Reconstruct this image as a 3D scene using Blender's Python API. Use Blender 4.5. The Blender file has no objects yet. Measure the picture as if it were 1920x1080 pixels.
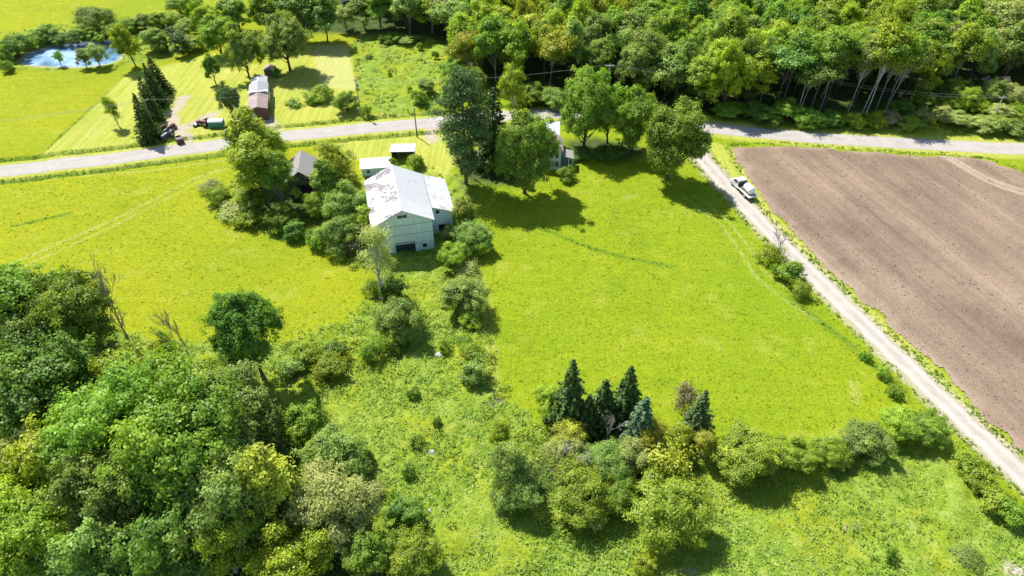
import bpy, math, random
import numpy as np
from math import radians as R_, sin, cos, pi
sc = bpy.context.scene
# ------------------------------------------------------------------ camera
H = 80.0; PITCH = 41.0; FPX = 1297.0
cd = bpy.data.cameras.new("camera"); cam = bpy.data.objects.new("camera", cd)
sc.collection.objects.link(cam); sc.camera = cam
cam.location = (0, 0, H); cam.rotation_euler = (R_(90 - PITCH), 0, 0)
cd.sensor_width = 36; cd.lens = FPX / 1920 * 36; cd.clip_end = 6000; cd.clip_start = 1
# ------------------------------------------------------------------ light
SUN_EL, SUN_AZ = 53.0, 40.0          # shadows fall towards +x, -y
w = bpy.data.worlds.new("World"); sc.world = w; w.use_nodes = True
nt = w.node_tree; bg = nt.nodes["Background"]
sky = nt.nodes.new("ShaderNodeTexSky"); sky.sky_type = 'NISHITA'; sky.sun_disc = False
sky.sun_elevation = R_(SUN_EL); sky.sun_rotation = R_(-SUN_AZ); sky.air_density = 1.2; sky.dust_density = 0.6
nt.links.new(sky.outputs[0], bg.inputs[0]); bg.inputs[1].default_value = 0.095
ld = bpy.data.lights.new("sun", 'SUN'); ld.energy = 4.9; ld.angle = R_(0.55); ld.color = (1, .965, .90)
sun = bpy.data.objects.new("sun", ld); sc.collection.objects.link(sun)
from mathutils import Vector, Matrix
sdir = Vector((sin(R_(SUN_AZ)) * cos(R_(SUN_EL)), -cos(R_(SUN_AZ)) * cos(R_(SUN_EL)), -sin(R_(SUN_EL))))
sun.rotation_euler = sdir.to_track_quat('-Z', 'Y').to_euler()
sc.view_settings.view_transform = 'Standard'; sc.view_settings.look = 'None'
sc.view_settings.exposure = 0.80; sc.view_settings.gamma = 1
sc.cycles.max_bounces = 5; sc.cycles.transparent_max_bounces = 4; sc.cycles.diffuse_bounces = 3
# ------------------------------------------------------------------ helpers
rng = np.random.default_rng(7); random.seed(7)
P = R_(PITCH)
def ray(u, v):
    a = (u - 960) / FPX; b = (v - 540) / FPX
    return a, cos(P) - sin(P) * b, -(sin(P) + cos(P) * b)
def W(u, v, z=0.0):
    r = ray(u, v); t = (H - z) / -r[2]
    return r[0] * t, r[1] * t
def depth(u, v, z=0.0): return (H - z) / -ray(u, v)[2]
def height_at(u, vb, vt):
    x, y = W(u, vb); r = ray(u, vt); return H + y / r[1] * r[2]
def proj(x, y, z):
    dy, dz = y, z - H
    d = dy * cos(P) - dz * sin(P); up = dy * sin(P) + dz * cos(P)
    return 960 + FPX * x / d, 540 - FPX * up / d
def link(o, parent=None):
    sc.collection.objects.link(o)
    if parent is not None: o.parent = parent
    return o
def tag(o, label=None, cat=None, group=None, kind=None):
    if label: o["label"] = label
    if cat: o["category"] = cat
    if group: o["group"] = group
    if kind: o["kind"] = kind
    return o
def empty(name, loc=(0, 0, 0), rz=0.0, label=None, cat=None, group=None):
    o = bpy.data.objects.new(name, None); link(o); o.location = loc; o.rotation_euler = (0, 0, rz)
    return tag(o, label, cat, group)
def mesh_np(name, verts, faces, mats=(), tint=None, mi=None, smooth=False):
    """faces: (n,k) array, all the same size, or list of such arrays"""
    if not isinstance(faces, list): faces = [faces]
    faces = [f for f in faces if len(f)]
    me = bpy.data.meshes.new(name)
    verts = np.asarray(verts, dtype=np.float32)
    me.vertices.add(len(verts)); me.vertices.foreach_set("co", verts.ravel())
    tot = sum(f.size for f in faces); nf = sum(len(f) for f in faces)
    me.loops.add(tot); me.loops.foreach_set("vertex_index", np.concatenate([f.ravel() for f in faces]).astype(np.int32))
    sz = np.concatenate([np.full(len(f), f.shape[1], np.int32) for f in faces])
    me.polygons.add(nf); st = np.concatenate([[0], np.cumsum(sz)[:-1]]).astype(np.int32)
    me.polygons.foreach_set("loop_start", st)
    try: me.polygons.foreach_set("loop_total", sz)
    except Exception: pass
    for m in mats: me.materials.append(m)
    if mi is not None: me.polygons.foreach_set("material_index", np.asarray(mi, np.int32))
    if smooth: me.polygons.foreach_set("use_smooth", np.ones(nf, bool))
    if tint is not None:
        a = me.attributes.new("tint", 'FLOAT', 'FACE'); a.data.foreach_set("value", np.asarray(tint, np.float32))
    me.update(calc_edges=True); me.validate()
    return me
class MB:
    """collects boxes, prisms, tubes into one mesh"""
    def __init__(s): s.v = []; s.f = []
    def add(s, v, f):
        b = len(s.v); s.v += [tuple(p) for p in v]; s.f += [tuple(i + b for i in q) for q in f]; return s
    def box(s, c, d, rz=0.0, taper=1.0):
        x, y, z = d[0] / 2, d[1] / 2, d[2] / 2; vs = []
        for k, t in ((-z, 1.0), (z, taper)):
            for i, j in ((-x, -y), (x, -y), (x, y), (-x, y)):
                i *= t; j *= t
                vs.append((c[0] + i * cos(rz) - j * sin(rz), c[1] + i * sin(rz) + j * cos(rz), c[2] + k))
        return s.add(vs, [(0, 3, 2, 1), (4, 5, 6, 7), (0, 1, 5, 4), (1, 2, 6, 5), (2, 3, 7, 6), (3, 0, 4, 7)])
    def prism(s, prof, axis, a, b):
        """profile of (p,q) extruded along axis 'x' or 'y' from a to b"""
        n = len(prof); vs = []
        for t in (a, b):
            for p, q in prof: vs.append((t, p, q) if axis == 'x' else (p, t, q))
        fs = [tuple(range(n)), tuple(range(2 * n - 1, n - 1, -1))]
        fs += [(i, n + i, n + (i + 1) % n, (i + 1) % n) for i in range(n)]
        return s.add(vs, fs)
    def slab(s, pts, th):
        """thin slab from 4 corner points, thickness downward"""
        n = len(pts); vs = [tuple(p) for p in pts] + [(p[0], p[1], p[2] - th) for p in pts]
        fs = [tuple(range(n)), tuple(range(2 * n - 1, n - 1, -1))] + [(i, n + i, n + (i + 1) % n, (i + 1) % n) for i in range(n)]
        return s.add(vs, fs)
    def cyl(s, p0, p1, r0, r1=None, n=12):
        r1 = r0 if r1 is None else r1
        p0 = Vector(p0); p1 = Vector(p1); d = (p1 - p0).normalized()
        a = d.orthogonal().normalized(); b = d.cross(a); vs = []
        for p, r in ((p0, r0), (p1, r1)):
            for i in range(n):
                t = 2 * pi * i / n; vs.append(p + a * (r * cos(t)) + b * (r * sin(t)))
        fs = [tuple(range(n - 1, -1, -1)), tuple(range(n, 2 * n))] + [(i, (i + 1) % n, n + (i + 1) % n, n + i) for i in range(n)]
        return s.add(vs, fs)
    def build(s, name, mat, parent=None, bevel=0.0, label=None):
        me = bpy.data.meshes.new(name); me.from_pydata(s.v, [], s.f); me.materials.append(mat); me.update()
        import bmesh
        bm = bmesh.new(); bm.from_mesh(me); bmesh.ops.recalc_face_normals(bm, faces=bm.faces)
        if bevel > 0:
            bmesh.ops.bevel(bm, geom=list(bm.edges), offset=bevel, segments=2, profile=.6, affect='EDGES', clamp_overlap=True)
        bm.to_mesh(me); bm.free()
        o = link(bpy.data.objects.new(name, me), parent)
        if label: o["label"] = label
        return o
def copy_tree(o, parent=None):
    c = o.copy(); link(c)
    if parent is not None: c.parent = parent
    for ch in list(o.children): copy_tree(ch, c)
    return c
# numpy value noise ------------------------------------------------------
def vnoise(x, y, s, seed=0):
    x = np.asarray(x, float) / s + 1000 + seed * 17.3; y = np.asarray(y, float) / s + 1000 + seed * 9.1
    xi = np.floor(x).astype(np.int64); yi = np.floor(y).astype(np.int64); fx = x - xi; fy = y - yi
    fx = fx * fx * (3 - 2 * fx); fy = fy * fy * (3 - 2 * fy)
    def h(i, j):
        n = (i * 374761393 + j * 668265263 + seed * 1274126177) & 0x7fffffff
        n = ((n ^ (n >> 13)) * 1274126177) & 0x7fffffff
        return ((n ^ (n >> 16)) & 0xffff) / 65535.0
    return (h(xi, yi) * (1 - fx) * (1 - fy) + h(xi + 1, yi) * fx * (1 - fy) + h(xi, yi + 1) * (1 - fx) * fy + h(xi + 1, yi + 1) * fx * fy)
def fbm(x, y, s, seed=0, o=3):
    t = 0; a = 1; n = 0
    for k in range(o): t = t + a * vnoise(x, y, s / 2 ** k, seed + k); n += a; a *= .5
    return t / n
def seg_dist(x, y, pts):
    d = np.full(np.shape(x), 1e9)
    for (x0, y0), (x1, y1) in zip(pts[:-1], pts[1:]):
        dx, dy = x1 - x0, y1 - y0; L = dx * dx + dy * dy + 1e-9
        t = np.clip(((x - x0) * dx + (y - y0) * dy) / L, 0, 1)
        d = np.minimum(d, np.hypot(x - x0 - t * dx, y - y0 - t * dy))
    return d
def inside(x, y, pts):
    c = np.zeros(np.shape(x), bool); n = len(pts)
    for i in range(n):
        (x0, y0), (x1, y1) = pts[i], pts[(i + 1) % n]
        if y0 == y1: continue
        m = ((y0 > y) != (y1 > y)) & (x < (x1 - x0) * (y - y0) / (y1 - y0) + x0)
        c ^= m
    return c
def sdist(x, y, pts):
    d = seg_dist(x, y, pts + [pts[0]]); return np.where(inside(x, y, pts), d, -d)
def PX(l): return [W(u, v) for u, v in l]
def sstep(a, b, t):
    t = np.clip((t - a) / (b - a), 0, 1); return t * t * (3 - 2 * t)
def spline(pts, step=2.0):
    out = []; n = len(pts)
    for i in range(n - 1):
        p0 = np.array(pts[max(i - 1, 0)]); p1 = np.array(pts[i]); p2 = np.array(pts[i + 1]); p3 = np.array(pts[min(i + 2, n - 1)])
        k = max(2, int(np.linalg.norm(p2 - p1) / step))
        for j in range(k):
            t = j / k
            out.append(tuple(.5 * ((2 * p1) + (-p0 + p2) * t + (2 * p0 - 5 * p1 + 4 * p2 - p3) * t * t + (-p0 + 3 * p1 - 3 * p2 + p3) * t ** 3)))
    out.append(tuple(pts[-1])); return out
# ------------------------------------------------------------------ material helpers
def new_mat(name):
    m = bpy.data.materials.new(name); m.use_nodes = True
    n = m.node_tree; b = n.nodes["Principled BSDF"]; return m, n, b
def N(nt, t, **k):
    n = nt.nodes.new(t)
    for a, v in k.items(): setattr(n, a, v)
    return n
def L(nt, a, b): nt.links.new(a, b)
def noise_n(nt, vec, scale, detail=3, rough=.6):
    n = N(nt, "ShaderNodeTexNoise"); n.inputs["Scale"].default_value = scale; n.inputs["Detail"].default_value = detail
    n.inputs["Roughness"].default_value = rough
    if vec is not None: L(nt, vec, n.inputs["Vector"])
    return n.outputs["Fac"]
def ramp(nt, fac, stops):
    r = N(nt, "ShaderNodeValToRGB"); e = r.color_ramp.elements
    while len(e) < len(stops): e.new(.5)
    for i, (p, c) in enumerate(stops): e[i].position = p; e[i].color = (*c, 1) if len(c) == 3 else c
    L(nt, fac, r.inputs[0]); return r.outputs[0]
def mixc(nt, fac, a, b, mode='MIX'):
    m = N(nt, "ShaderNodeMix", data_type='RGBA', blend_type=mode)
    for i, s in ((0, fac), (6, a), (7, b)):
        if isinstance(s, (int, float)): m.inputs[i].default_value = s
        elif isinstance(s, tuple): m.inputs[i].default_value = (*s, 1)
        else: L(nt, s, m.inputs[i])
    return m.outputs[2]
def mth(nt, op, a, b=None):
    m = N(nt, "ShaderNodeMath", operation=op)
    for i, s in ((0, a), (1, b)):
        if s is None: continue
        if isinstance(s, (int, float)): m.inputs[i].default_value = s
        else: L(nt, s, m.inputs[i])
    return m.outputs[0]
def bump(nt, b, h, dist=.1, strength=1.0):
    n = N(nt, "ShaderNodeBump"); n.inputs["Distance"].default_value = dist; n.inputs["Strength"].default_value = strength
    L(nt, h, n.inputs["Height"]); L(nt, n.outputs[0], b.inputs["Normal"])
def attr(nt, name):
    a = N(nt, "ShaderNodeAttribute"); a.attribute_name = name; return a.outputs["Fac"]
def plain(name, col, rough=.6, metal=0.0, var=.15, scale=3.0):
    m, n, b = new_mat(name); tc = N(n, "ShaderNodeTexCoord").outputs["Object"]
    f = noise_n(n, tc, scale, 4); c = ramp(n, f, [(.3, tuple(k * (1 - var) for k in col)), (.7, tuple(min(1, k * (1 + var)) for k in col))])
    L(n, c, b.inputs["Base Color"]); b.inputs["Roughness"].default_value = rough; b.inputs["Metallic"].default_value = metal
    return m
def leaf_mat(name, col, warm=None, trans=.46, spec=.12, dkf=.55):
    """two-tone leaves; tint attribute = leaf-to-leaf and clump variation, object random = tree-to-tree"""
    m = bpy.data.materials.new(name); m.use_nodes = True; n = m.node_tree; n.nodes.clear()
    out = N(n, "ShaderNodeOutputMaterial")
    warm = warm or (min(1, col[0] * 1.9), min(1, col[1] * 1.45), col[2] * .9)
    t = attr(n, "tint"); rnd = N(n, "ShaderNodeObjectInfo").outputs["Random"]
    dk = tuple(c * dkf for c in col)
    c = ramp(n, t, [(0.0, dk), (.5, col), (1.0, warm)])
    hsv = N(n, "ShaderNodeHueSaturation"); L(n, c, hsv.inputs["Color"])
    L(n, mth(n, 'ADD', mth(n, 'MULTIPLY', rnd, .022), .489), hsv.inputs["Hue"])
    L(n, mth(n, 'ADD', mth(n, 'MULTIPLY', rnd, .35), .83), hsv.inputs["Value"])
    c = hsv.outputs[0]
    d = N(n, "ShaderNodeBsdfDiffuse"); tr = N(n, "ShaderNodeBsdfTranslucent"); g = N(n, "ShaderNodeBsdfGlossy")
    L(n, c, d.inputs[0]); tc = mixc(n, 1.0, c, (1.25, 1.2, .45), 'MULTIPLY'); L(n, tc, tr.inputs[0]); g.inputs[0].default_value = (1, 1, 1, 1)
    g.inputs["Roughness"].default_value = .45
    m1 = N(n, "ShaderNodeMixShader"); m1.inputs[0].default_value = trans; L(n, d.outputs[0], m1.inputs[1]); L(n, tr.outputs[0], m1.inputs[2])
    m2 = N(n, "ShaderNodeMixShader"); m2.inputs[0].default_value = spec * .12; L(n, m1.outputs[0], m2.inputs[1]); L(n, g.outputs[0], m2.inputs[2])
    L(n, m2.outputs[0], out.inputs[0]); return m
def bark_mat(name, col, spots=None):
    m, n, b = new_mat(name); tc = N(n, "ShaderNodeTexCoord").outputs["Object"]
    mp = N(n, "ShaderNodeMapping"); mp.inputs["Scale"].default_value = (3, 3, .7); L(n, tc, mp.inputs[0])
    f = noise_n(n, mp.outputs[0], 3, 5); lo = spots or tuple(c * .5 for c in col)
    L(n, ramp(n, f, [(.35, lo), (.5, col), (.8, tuple(min(1, c * 1.25) for c in col))]), b.inputs["Base Color"])
    b.inputs["Roughness"].default_value = .9; return m
LM = dict(
    dark=leaf_mat("leaf_dark", (.155, .285, .042), (.33, .47, .07)),
    mid=leaf_mat("leaf_mid", (.23, .38, .042), (.47, .58, .075)),
    lime=leaf_mat("leaf_lime", (.34, .46, .03), (.60, .66, .06), .45),
    olive=leaf_mat("leaf_olive", (.28, .41, .085), (.50, .60, .14)),
    grey=leaf_mat("leaf_grey", (.42, .49, .15), (.62, .66, .24)),
    gold=leaf_mat("leaf_gold", (.40, .44, .045), (.66, .64, .08), .42),
    pine=leaf_mat("leaf_pine", (.125, .20, .065), (.27, .35, .12), .2),
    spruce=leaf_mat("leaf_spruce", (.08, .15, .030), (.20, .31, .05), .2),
    blue=leaf_mat("leaf_blue", (.13, .23, .11), (.28, .39, .20), .15),
    hedge=leaf_mat("leaf_hedge", (.30, .42, .038), (.54, .62, .07)),
    tan=leaf_mat("leaf_tan", (.33, .29, .15), (.46, .42, .22), .3),
)
BK = dict(brown=bark_mat("bark_brown", (.12, .09, .065)), grey=bark_mat("bark_grey", (.30, .28, .25)),
          birch=bark_mat("bark_birch", (.62, .60, .56), (.10, .09, .08)), dead=bark_mat("bark_dead", (.38, .34, .31)))
# ------------------------------------------------------------------ plant generators
def leaf_cards(c, nrm, size, g, aspect=1.5):
    n = len(c); nrm = nrm / (np.linalg.norm(nrm, axis=1, keepdims=True) + 1e-9)
    r = g.normal(size=(n, 3)); a = np.cross(nrm, r); a /= (np.linalg.norm(a, axis=1, keepdims=True) + 1e-9); b = np.cross(nrm, a)
    s = (np.asarray(size) * g.uniform(.6, 1.3, n))[:, None]; a = a * s * aspect * .5; b = b * s * .5
    v = np.stack([c - a, c - b * .9 + nrm * s * .12, c + a, c + b * .9 + nrm * s * .12], 1).reshape(-1, 3)
    f = np.arange(4 * n).reshape(n, 4); return v, f
def tube(pts, rad, n=6):
    pts = np.asarray(pts, float); k = len(pts); rad = np.asarray(rad, float)
    t = np.gradient(pts, axis=0); t /= np.linalg.norm(t, axis=1, keepdims=True) + 1e-9
    ref = np.array([0.13, 0.97, 0.21]); a = np.cross(t, ref); a /= np.linalg.norm(a, axis=1, keepdims=True) + 1e-9; b = np.cross(t, a)
    th = np.arange(n) * 2 * pi / n
    v = pts[:, None, :] + rad[:, None, None] * (a[:, None, :] * np.cos(th)[None, :, None] + b[:, None, :] * np.sin(th)[None, :, None])
    v = v.reshape(-1, 3); i = np.arange(k - 1)[:, None] * n; j = np.arange(n)[None, :]; j2 = (j + 1) % n
    f = np.stack([i + j, i + j2, i + n + j2, i + n + j], -1).reshape(-1, 4); return v, f
def join(parts):
    vs, fs, o = [], [], 0
    for v, f in parts: vs.append(v); fs.append(f + o); o += len(v)
    return np.concatenate(vs), np.concatenate(fs)
def limb(p0, p1, r0, r1, g, sag=.15, k=6):
    p0 = np.array(p0, float); p1 = np.array(p1, float); d = np.linalg.norm(p1 - p0)
    mid = (p0 + p1) / 2 + np.array([0, 0, -sag * d]) + g.normal(size=3) * d * .05
    t = np.linspace(0, 1, k)[:, None]; pts = (1 - t) ** 2 * p0 + 2 * t * (1 - t) * mid + t * t * p1
    return tube(pts, np.linspace(r0, r1, k), 5)
def make_tree(seed, Ht, Rc, base, nl, lobes, lr, leaf, sub=12, sig=.45, tr=.22, flat=.85, rag=1.0, lean=(0, 0), fork=.35, top=0.0):
    """crown of clumped leaf cards on lobes + trunk with limbs; returns (trunk_mesh, crown_mesh)"""
    g = np.random.default_rng(seed); cz = Ht * (base + 1) / 2; rz = Ht * (1 - base) / 2
    lean = np.array([lean[0], lean[1], 0.0]); C = []; LR = []
    for i in range(lobes):
        d = g.normal(size=3); d /= np.linalg.norm(d)
        if d[2] < -.55: d[2] *= -.6
        f = (i + .5) / lobes
        f = (.25 + .75 * f ** .55) * g.uniform(1 - .24 * rag, 1 + .12 * rag)
        rxy = Rc - lr * .75; rzz = rz - lr * .6
        k = 1.0 - top * max(0, d[2])
        C.append([d[0] * rxy * f * k, d[1] * rxy * f * k, cz + d[2] * rzz * f]); LR.append(lr * g.uniform(.5, 1.35))
    C = np.array(C); LR = np.array(LR); C += lean * (C[:, 2:3] / Ht)
    per = np.full(lobes, nl // lobes); cs, ns, ts = [], [], []
    cc = np.array([0, 0, cz - rz * .25]) + lean * (cz / Ht)
    for i in range(lobes):
        out = C[i] - cc; out /= np.linalg.norm(out) + 1e-6
        sd = g.normal(size=(sub, 3)) + out * 1.1 + np.array([0, 0, .25]); sd /= np.linalg.norm(sd, axis=1, keepdims=True)
        pr = np.where(g.uniform(size=(sub, 1)) < .28 * rag, g.uniform(1.1, 1.65, (sub, 1)), g.uniform(.6, 1.05, (sub, 1)))
        sc_ = C[i] + sd * LR[i] * np.array([1, 1, flat]) * pr
        m = per[i]; k = g.integers(0, sub, m); off = g.normal(size=(m, 3)) * sig * np.array([1, 1, .7])
        p = sc_[k] + off; cs.append(p)
        ns.append(sd[k] * .7 + off / sig * .35 + np.array([-.10, .16, .62]) + g.normal(size=(m, 3)) * .5)
        lt = g.uniform(.25, .65); ct = g.uniform(-.15, .2, sub)
        ts.append(np.clip(lt + ct[k] + g.normal(size=m) * .12, 0, 1))
    p = np.concatenate(cs); nn = np.concatenate(ns); tt = np.concatenate(ts)
    keep = p[:, 2] > .15
    p, nn, tt = p[keep], nn[keep], tt[keep]
    v, f = leaf_cards(p, nn, leaf, g); crown = mesh_np("crown", v, f, [LM['mid']], tint=tt)
    parts = []; hk = Ht * (base + (1 - base) * .55); k = 9; z = np.linspace(0, hk, k)
    tp = np.stack([g.normal() * .0 + np.cumsum(g.normal(size=k) * .05) + lean[0] * z / Ht, np.cumsum(g.normal(size=k) * .05) + lean[1] * z / Ht, z], 1)
    parts.append(tube(tp, np.linspace(tr, tr * .35, k) * np.where(np.arange(k) == 0, 1.35, 1), 8))
    for i in range(lobes):
        zz = np.clip(C[i][2] - Ht * fork * g.uniform(.5, 1.0) , Ht * base * .55, hk)
        q = np.array([np.interp(zz, z, tp[:, 0]), np.interp(zz, z, tp[:, 1]), zz])
        parts.append(limb(q, C[i], tr * .38, tr * .08, g, .1))
        if i % 2 == 0:
            e = C[i] + g.normal(size=3) * LR[i] * .6; parts.append(limb(C[i] * .6 + q * .4, e, tr * .16, tr * .05, g, .05, 4))
    v, f = join(parts); trunk = mesh_np("trunk", v, f, [BK['brown']], smooth=True)
    return trunk, crown
def make_spruce(seed, Ht, Rc, nb=26, leaf=.32, dens=26, droop=.18):
    g = np.random.default_rng(seed); cs, ns, ts = [], [], []
    lev = np.linspace(.05, .985, nb)
    for li, l in enumerate(lev):
        z = l * Ht; r = Rc * (1 - l) ** .82 * g.uniform(.85, 1.1) + .12; m = max(5, int(11 * (1 - l) + 4))
        a0 = g.uniform(0, 6.28)
        for j in range(m):
            a = a0 + j * 2 * pi / m + g.normal() * .15; rr = r * g.uniform(.72, 1.15)
            k = int(dens * (rr / Rc) + 6); t = g.uniform(.15, 1, k) ** .7
            x = cos(a) * rr * t; y = sin(a) * rr * t; wv = (1 - t) * .35 * rr + .10
            px = x - sin(a) * g.normal(size=k) * wv * .55; py = y + cos(a) * g.normal(size=k) * wv * .55
            pz = z - droop * rr * t + .06 * rr * (t ** 3) + g.normal(size=k) * .07
            cs.append(np.stack([px, py, pz], 1)); ns.append(np.stack([np.full(k, cos(a) * .45), np.full(k, sin(a) * .45), np.full(k, .75)], 1) + g.normal(size=(k, 3)) * .4)
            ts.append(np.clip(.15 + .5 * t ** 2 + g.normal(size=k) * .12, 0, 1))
    p = np.concatenate(cs); nn = np.concatenate(ns); tt = np.concatenate(ts)
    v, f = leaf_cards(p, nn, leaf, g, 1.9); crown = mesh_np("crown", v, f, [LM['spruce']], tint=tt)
    v, f = tube([(0, 0, 0), (0, 0, Ht * .5), (0, 0, Ht * .98)], [Ht * .016, Ht * .01, .02], 7)
    return mesh_np("trunk", v, f, [BK['brown']], smooth=True), crown
def make_pine(seed, Ht, Rc, nl=30000):
    g = np.random.default_rng(seed); cs, ns, ts, parts = [], [], [], []
    z = np.linspace(0, Ht * .96, 10); tp = np.stack([np.cumsum(g.normal(size=10) * .08), np.cumsum(g.normal(size=10) * .08), z], 1)
    parts.append(tube(tp, np.linspace(.42, .06, 10), 8)); nb = 62
    for i in range(nb):
        l = .10 + .88 * (i / nb) ** .9; a = g.uniform(0, 6.28); prof = (sin(min(1, (l - .1) * 1.6) * pi * .5) * (1 - max(0, l - .45) / .62) ** .8)
        rr = Rc * prof * g.uniform(.55, 1.12) + .4; zb = l * Ht
        q = np.array([np.interp(zb, z, tp[:, 0]), np.interp(zb, z, tp[:, 1]), zb])
        e = q + np.array([cos(a) * rr, sin(a) * rr, rr * g.uniform(.0, .3)]); parts.append(limb(q, e, .10, .03, g, .06, 5))
        ncl = max(4, int(rr * 2.6)); m = nl // nb // ncl
        for c in range(ncl):
            t = g.uniform(.3, 1.03); ctr = q + (e - q) * t + np.array([g.normal() * rr * .14, g.normal() * rr * .14, g.uniform(0, .4)])
            off = g.normal(size=(m, 3)) * np.array([.62, .62, .24]); cs.append(ctr + off)
            ns.append(off / .6 * .5 + np.array([0, 0, .6]) + g.normal(size=(m, 3)) * .5); ts.append(np.clip(g.uniform(.2, .7) + g.normal(size=m) * .12, 0, 1))
    v, f = leaf_cards(np.concatenate(cs), np.concatenate(ns), .25, g, 1.8); crown = mesh_np("crown", v, f, [LM['pine']], tint=np.concatenate(ts))
    v, f = join(parts); return mesh_np("trunk", v, f, [BK['brown']], smooth=True), crown
def make_bare(seed, Ht, spread=.5, tr=.16, lean=(0, 0), depth_=5, fine=.028):
    g = np.random.default_rng(seed); parts = []
    def br(p, d, ln, r, k):
        d = d / np.linalg.norm(d); e = p + d * ln; mid = (p + e) / 2 + g.normal(size=3) * ln * .05
        t = np.linspace(0, 1, 4)[:, None]; pts = (1 - t) ** 2 * p + 2 * t * (1 - t) * mid + t * t * e
        parts.append(tube(pts, np.linspace(r, max(r * .62, fine), 4), 5 if r > .05 else 3))
        if k <= 0: return
        for j in range(g.integers(2, 4) + (1 if k <= 2 else 0)):
            nd = d + g.normal(size=3) * spread + np.array([0, 0, .20]); s = g.uniform(.3, 1.0)
            br(p + (e - p) * s, nd, ln * g.uniform(.55, .85), max(r * .55, fine), k - 1)
    br(np.zeros(3), np.array([lean[0], lean[1], 1.0]), Ht * .42, tr, depth_)
    v, f = join(parts); return mesh_np("trunk", v, f, [BK['grey']], smooth=True), None
def make_shrub(seed, Ht=3.0, Rc=2.2, nl=6500, leaf=.18, lobes=12, sig=.24):
    tr, cr = make_tree(seed, Ht, Rc, -.12, nl, lobes, .95, leaf, sub=10, sig=sig, tr=.06, fork=.5)
    return tr, cr
PROTO = {}
def proto(kind, v):
    key = (kind, v)
    if key in PROTO: return PROTO[key]
    s = v * 31 + 5
    if kind == 'maple': r = (make_tree(100 + s, 13, 6.2, .12, 46000, 46, 1.9, .25, sub=16, sig=.36, tr=.34), 13, 6.2)
    elif kind == 'dome': r = (make_tree(150 + s, 13, 6.2, .03, 52000, 64, 1.8, .25, sub=15, sig=.38, tr=.34, rag=.35), 13, 6.2)
    elif kind == 'lone': r = (make_tree(170 + s, 16, 6.2, .15, 46000, 56, 1.8, .25, sub=15, sig=.36, tr=.38, rag=.35), 16, 6.2)
    elif kind == 'round': r = (make_tree(200 + s, 12, 5.0, .03, 24000, 32, 1.6, .28, sub=14, sig=.36, tr=.28), 12, 5.0)
    elif kind == 'forest': r = (make_tree(300 + s, 17, 5.0, .20, 15000, 30, 1.6, .36, sub=12, sig=.45, tr=.2, top=.4), 17, 5.0)
    elif kind == 'airy': r = (make_tree(400 + s, 12, 4.2, .06, 13000, 34, 1.15, .22, sub=10, sig=.38, tr=.2, fork=.5, top=.3), 12, 4.2)
    elif kind == 'willow': r = (make_tree(450 + s, 9, 5.0, -.05, 30000, 44, 1.3, .19, sub=14, sig=.32, tr=.2, fork=.6), 9, 5.0)
    elif kind == 'column': r = (make_tree(500 + s, 14, 2.9, .04, 13000, 26, 1.2, .27, sub=10, sig=.36, tr=.2, top=.4), 14, 2.9)
    elif kind == 'lean': r = (make_tree(600 + s, 17, 3.6, .48, 7000, 18, 1.4, .32, sub=9, sig=.5, tr=.12, lean=(1.0 + .7 * v, .3)), 17, 3.6)
    elif kind == 'birch': r = (make_tree(700 + s, 15, 3.1, .20, 4200, 28, .8, .18, sub=8, sig=.45, tr=.26, fork=.35, top=.4), 15, 3.1)
    elif kind == 'spruce': r = (make_spruce(800 + s, 12, 3.6, 24, .26, 44, .24), 12, 2.15)
    elif kind == 'cypress': r = (make_tree(850 + s, 7, 1.7, -.1, 6000, 20, .8, .22, sub=9, sig=.2, tr=.1, top=.5), 7, 1.7)
    elif kind == 'pine': r = (make_pine(900 + s, 22, 6.0), 22, 6.0)
    elif kind == 'bare': r = (make_bare(1000 + s, 8.5, .36, .12, fine=.02), 9, 2.5)
    elif kind == 'dead': r = (make_bare(1100 + s, 8, .55, .12, (.25, 0), 5, .03), 8, 2.5)
    elif kind == 'shrub': r = (make_shrub(1200 + s), 3.0, 2.2)
    elif kind == 'twiggy': r = (make_shrub(1300 + s, 3.0, 2.2, 3200, .17, 14, .33), 3.0, 2.2)
    elif kind == 'low': r = (make_shrub(1400 + s, 1.2, 1.5, 900, .22, 6, .2), 1.2, 1.5)
    PROTO[key] = r; return r
NAMES = dict(maple='maple_tree', dome='maple_tree', lone='maple_tree', round='broadleaf_tree', forest='broadleaf_tree', airy='slender_tree', willow='willow_tree', column='narrow_tree', lean='leaning_tree',
             birch='birch_tree', spruce='spruce_tree', cypress='cedar_tree', pine='pine_tree', bare='bare_tree', dead='dead_tree', shrub='shrub', twiggy='shrub', low='bush')
NV = dict(maple=3, dome=3, lone=1, round=4, forest=6, airy=3, willow=4, column=2, lean=3, birch=1, spruce=4, cypress=1, pine=1, bare=2, dead=2, shrub=4, twiggy=2, low=2)
PLANTS = []
cnt = {}
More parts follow.
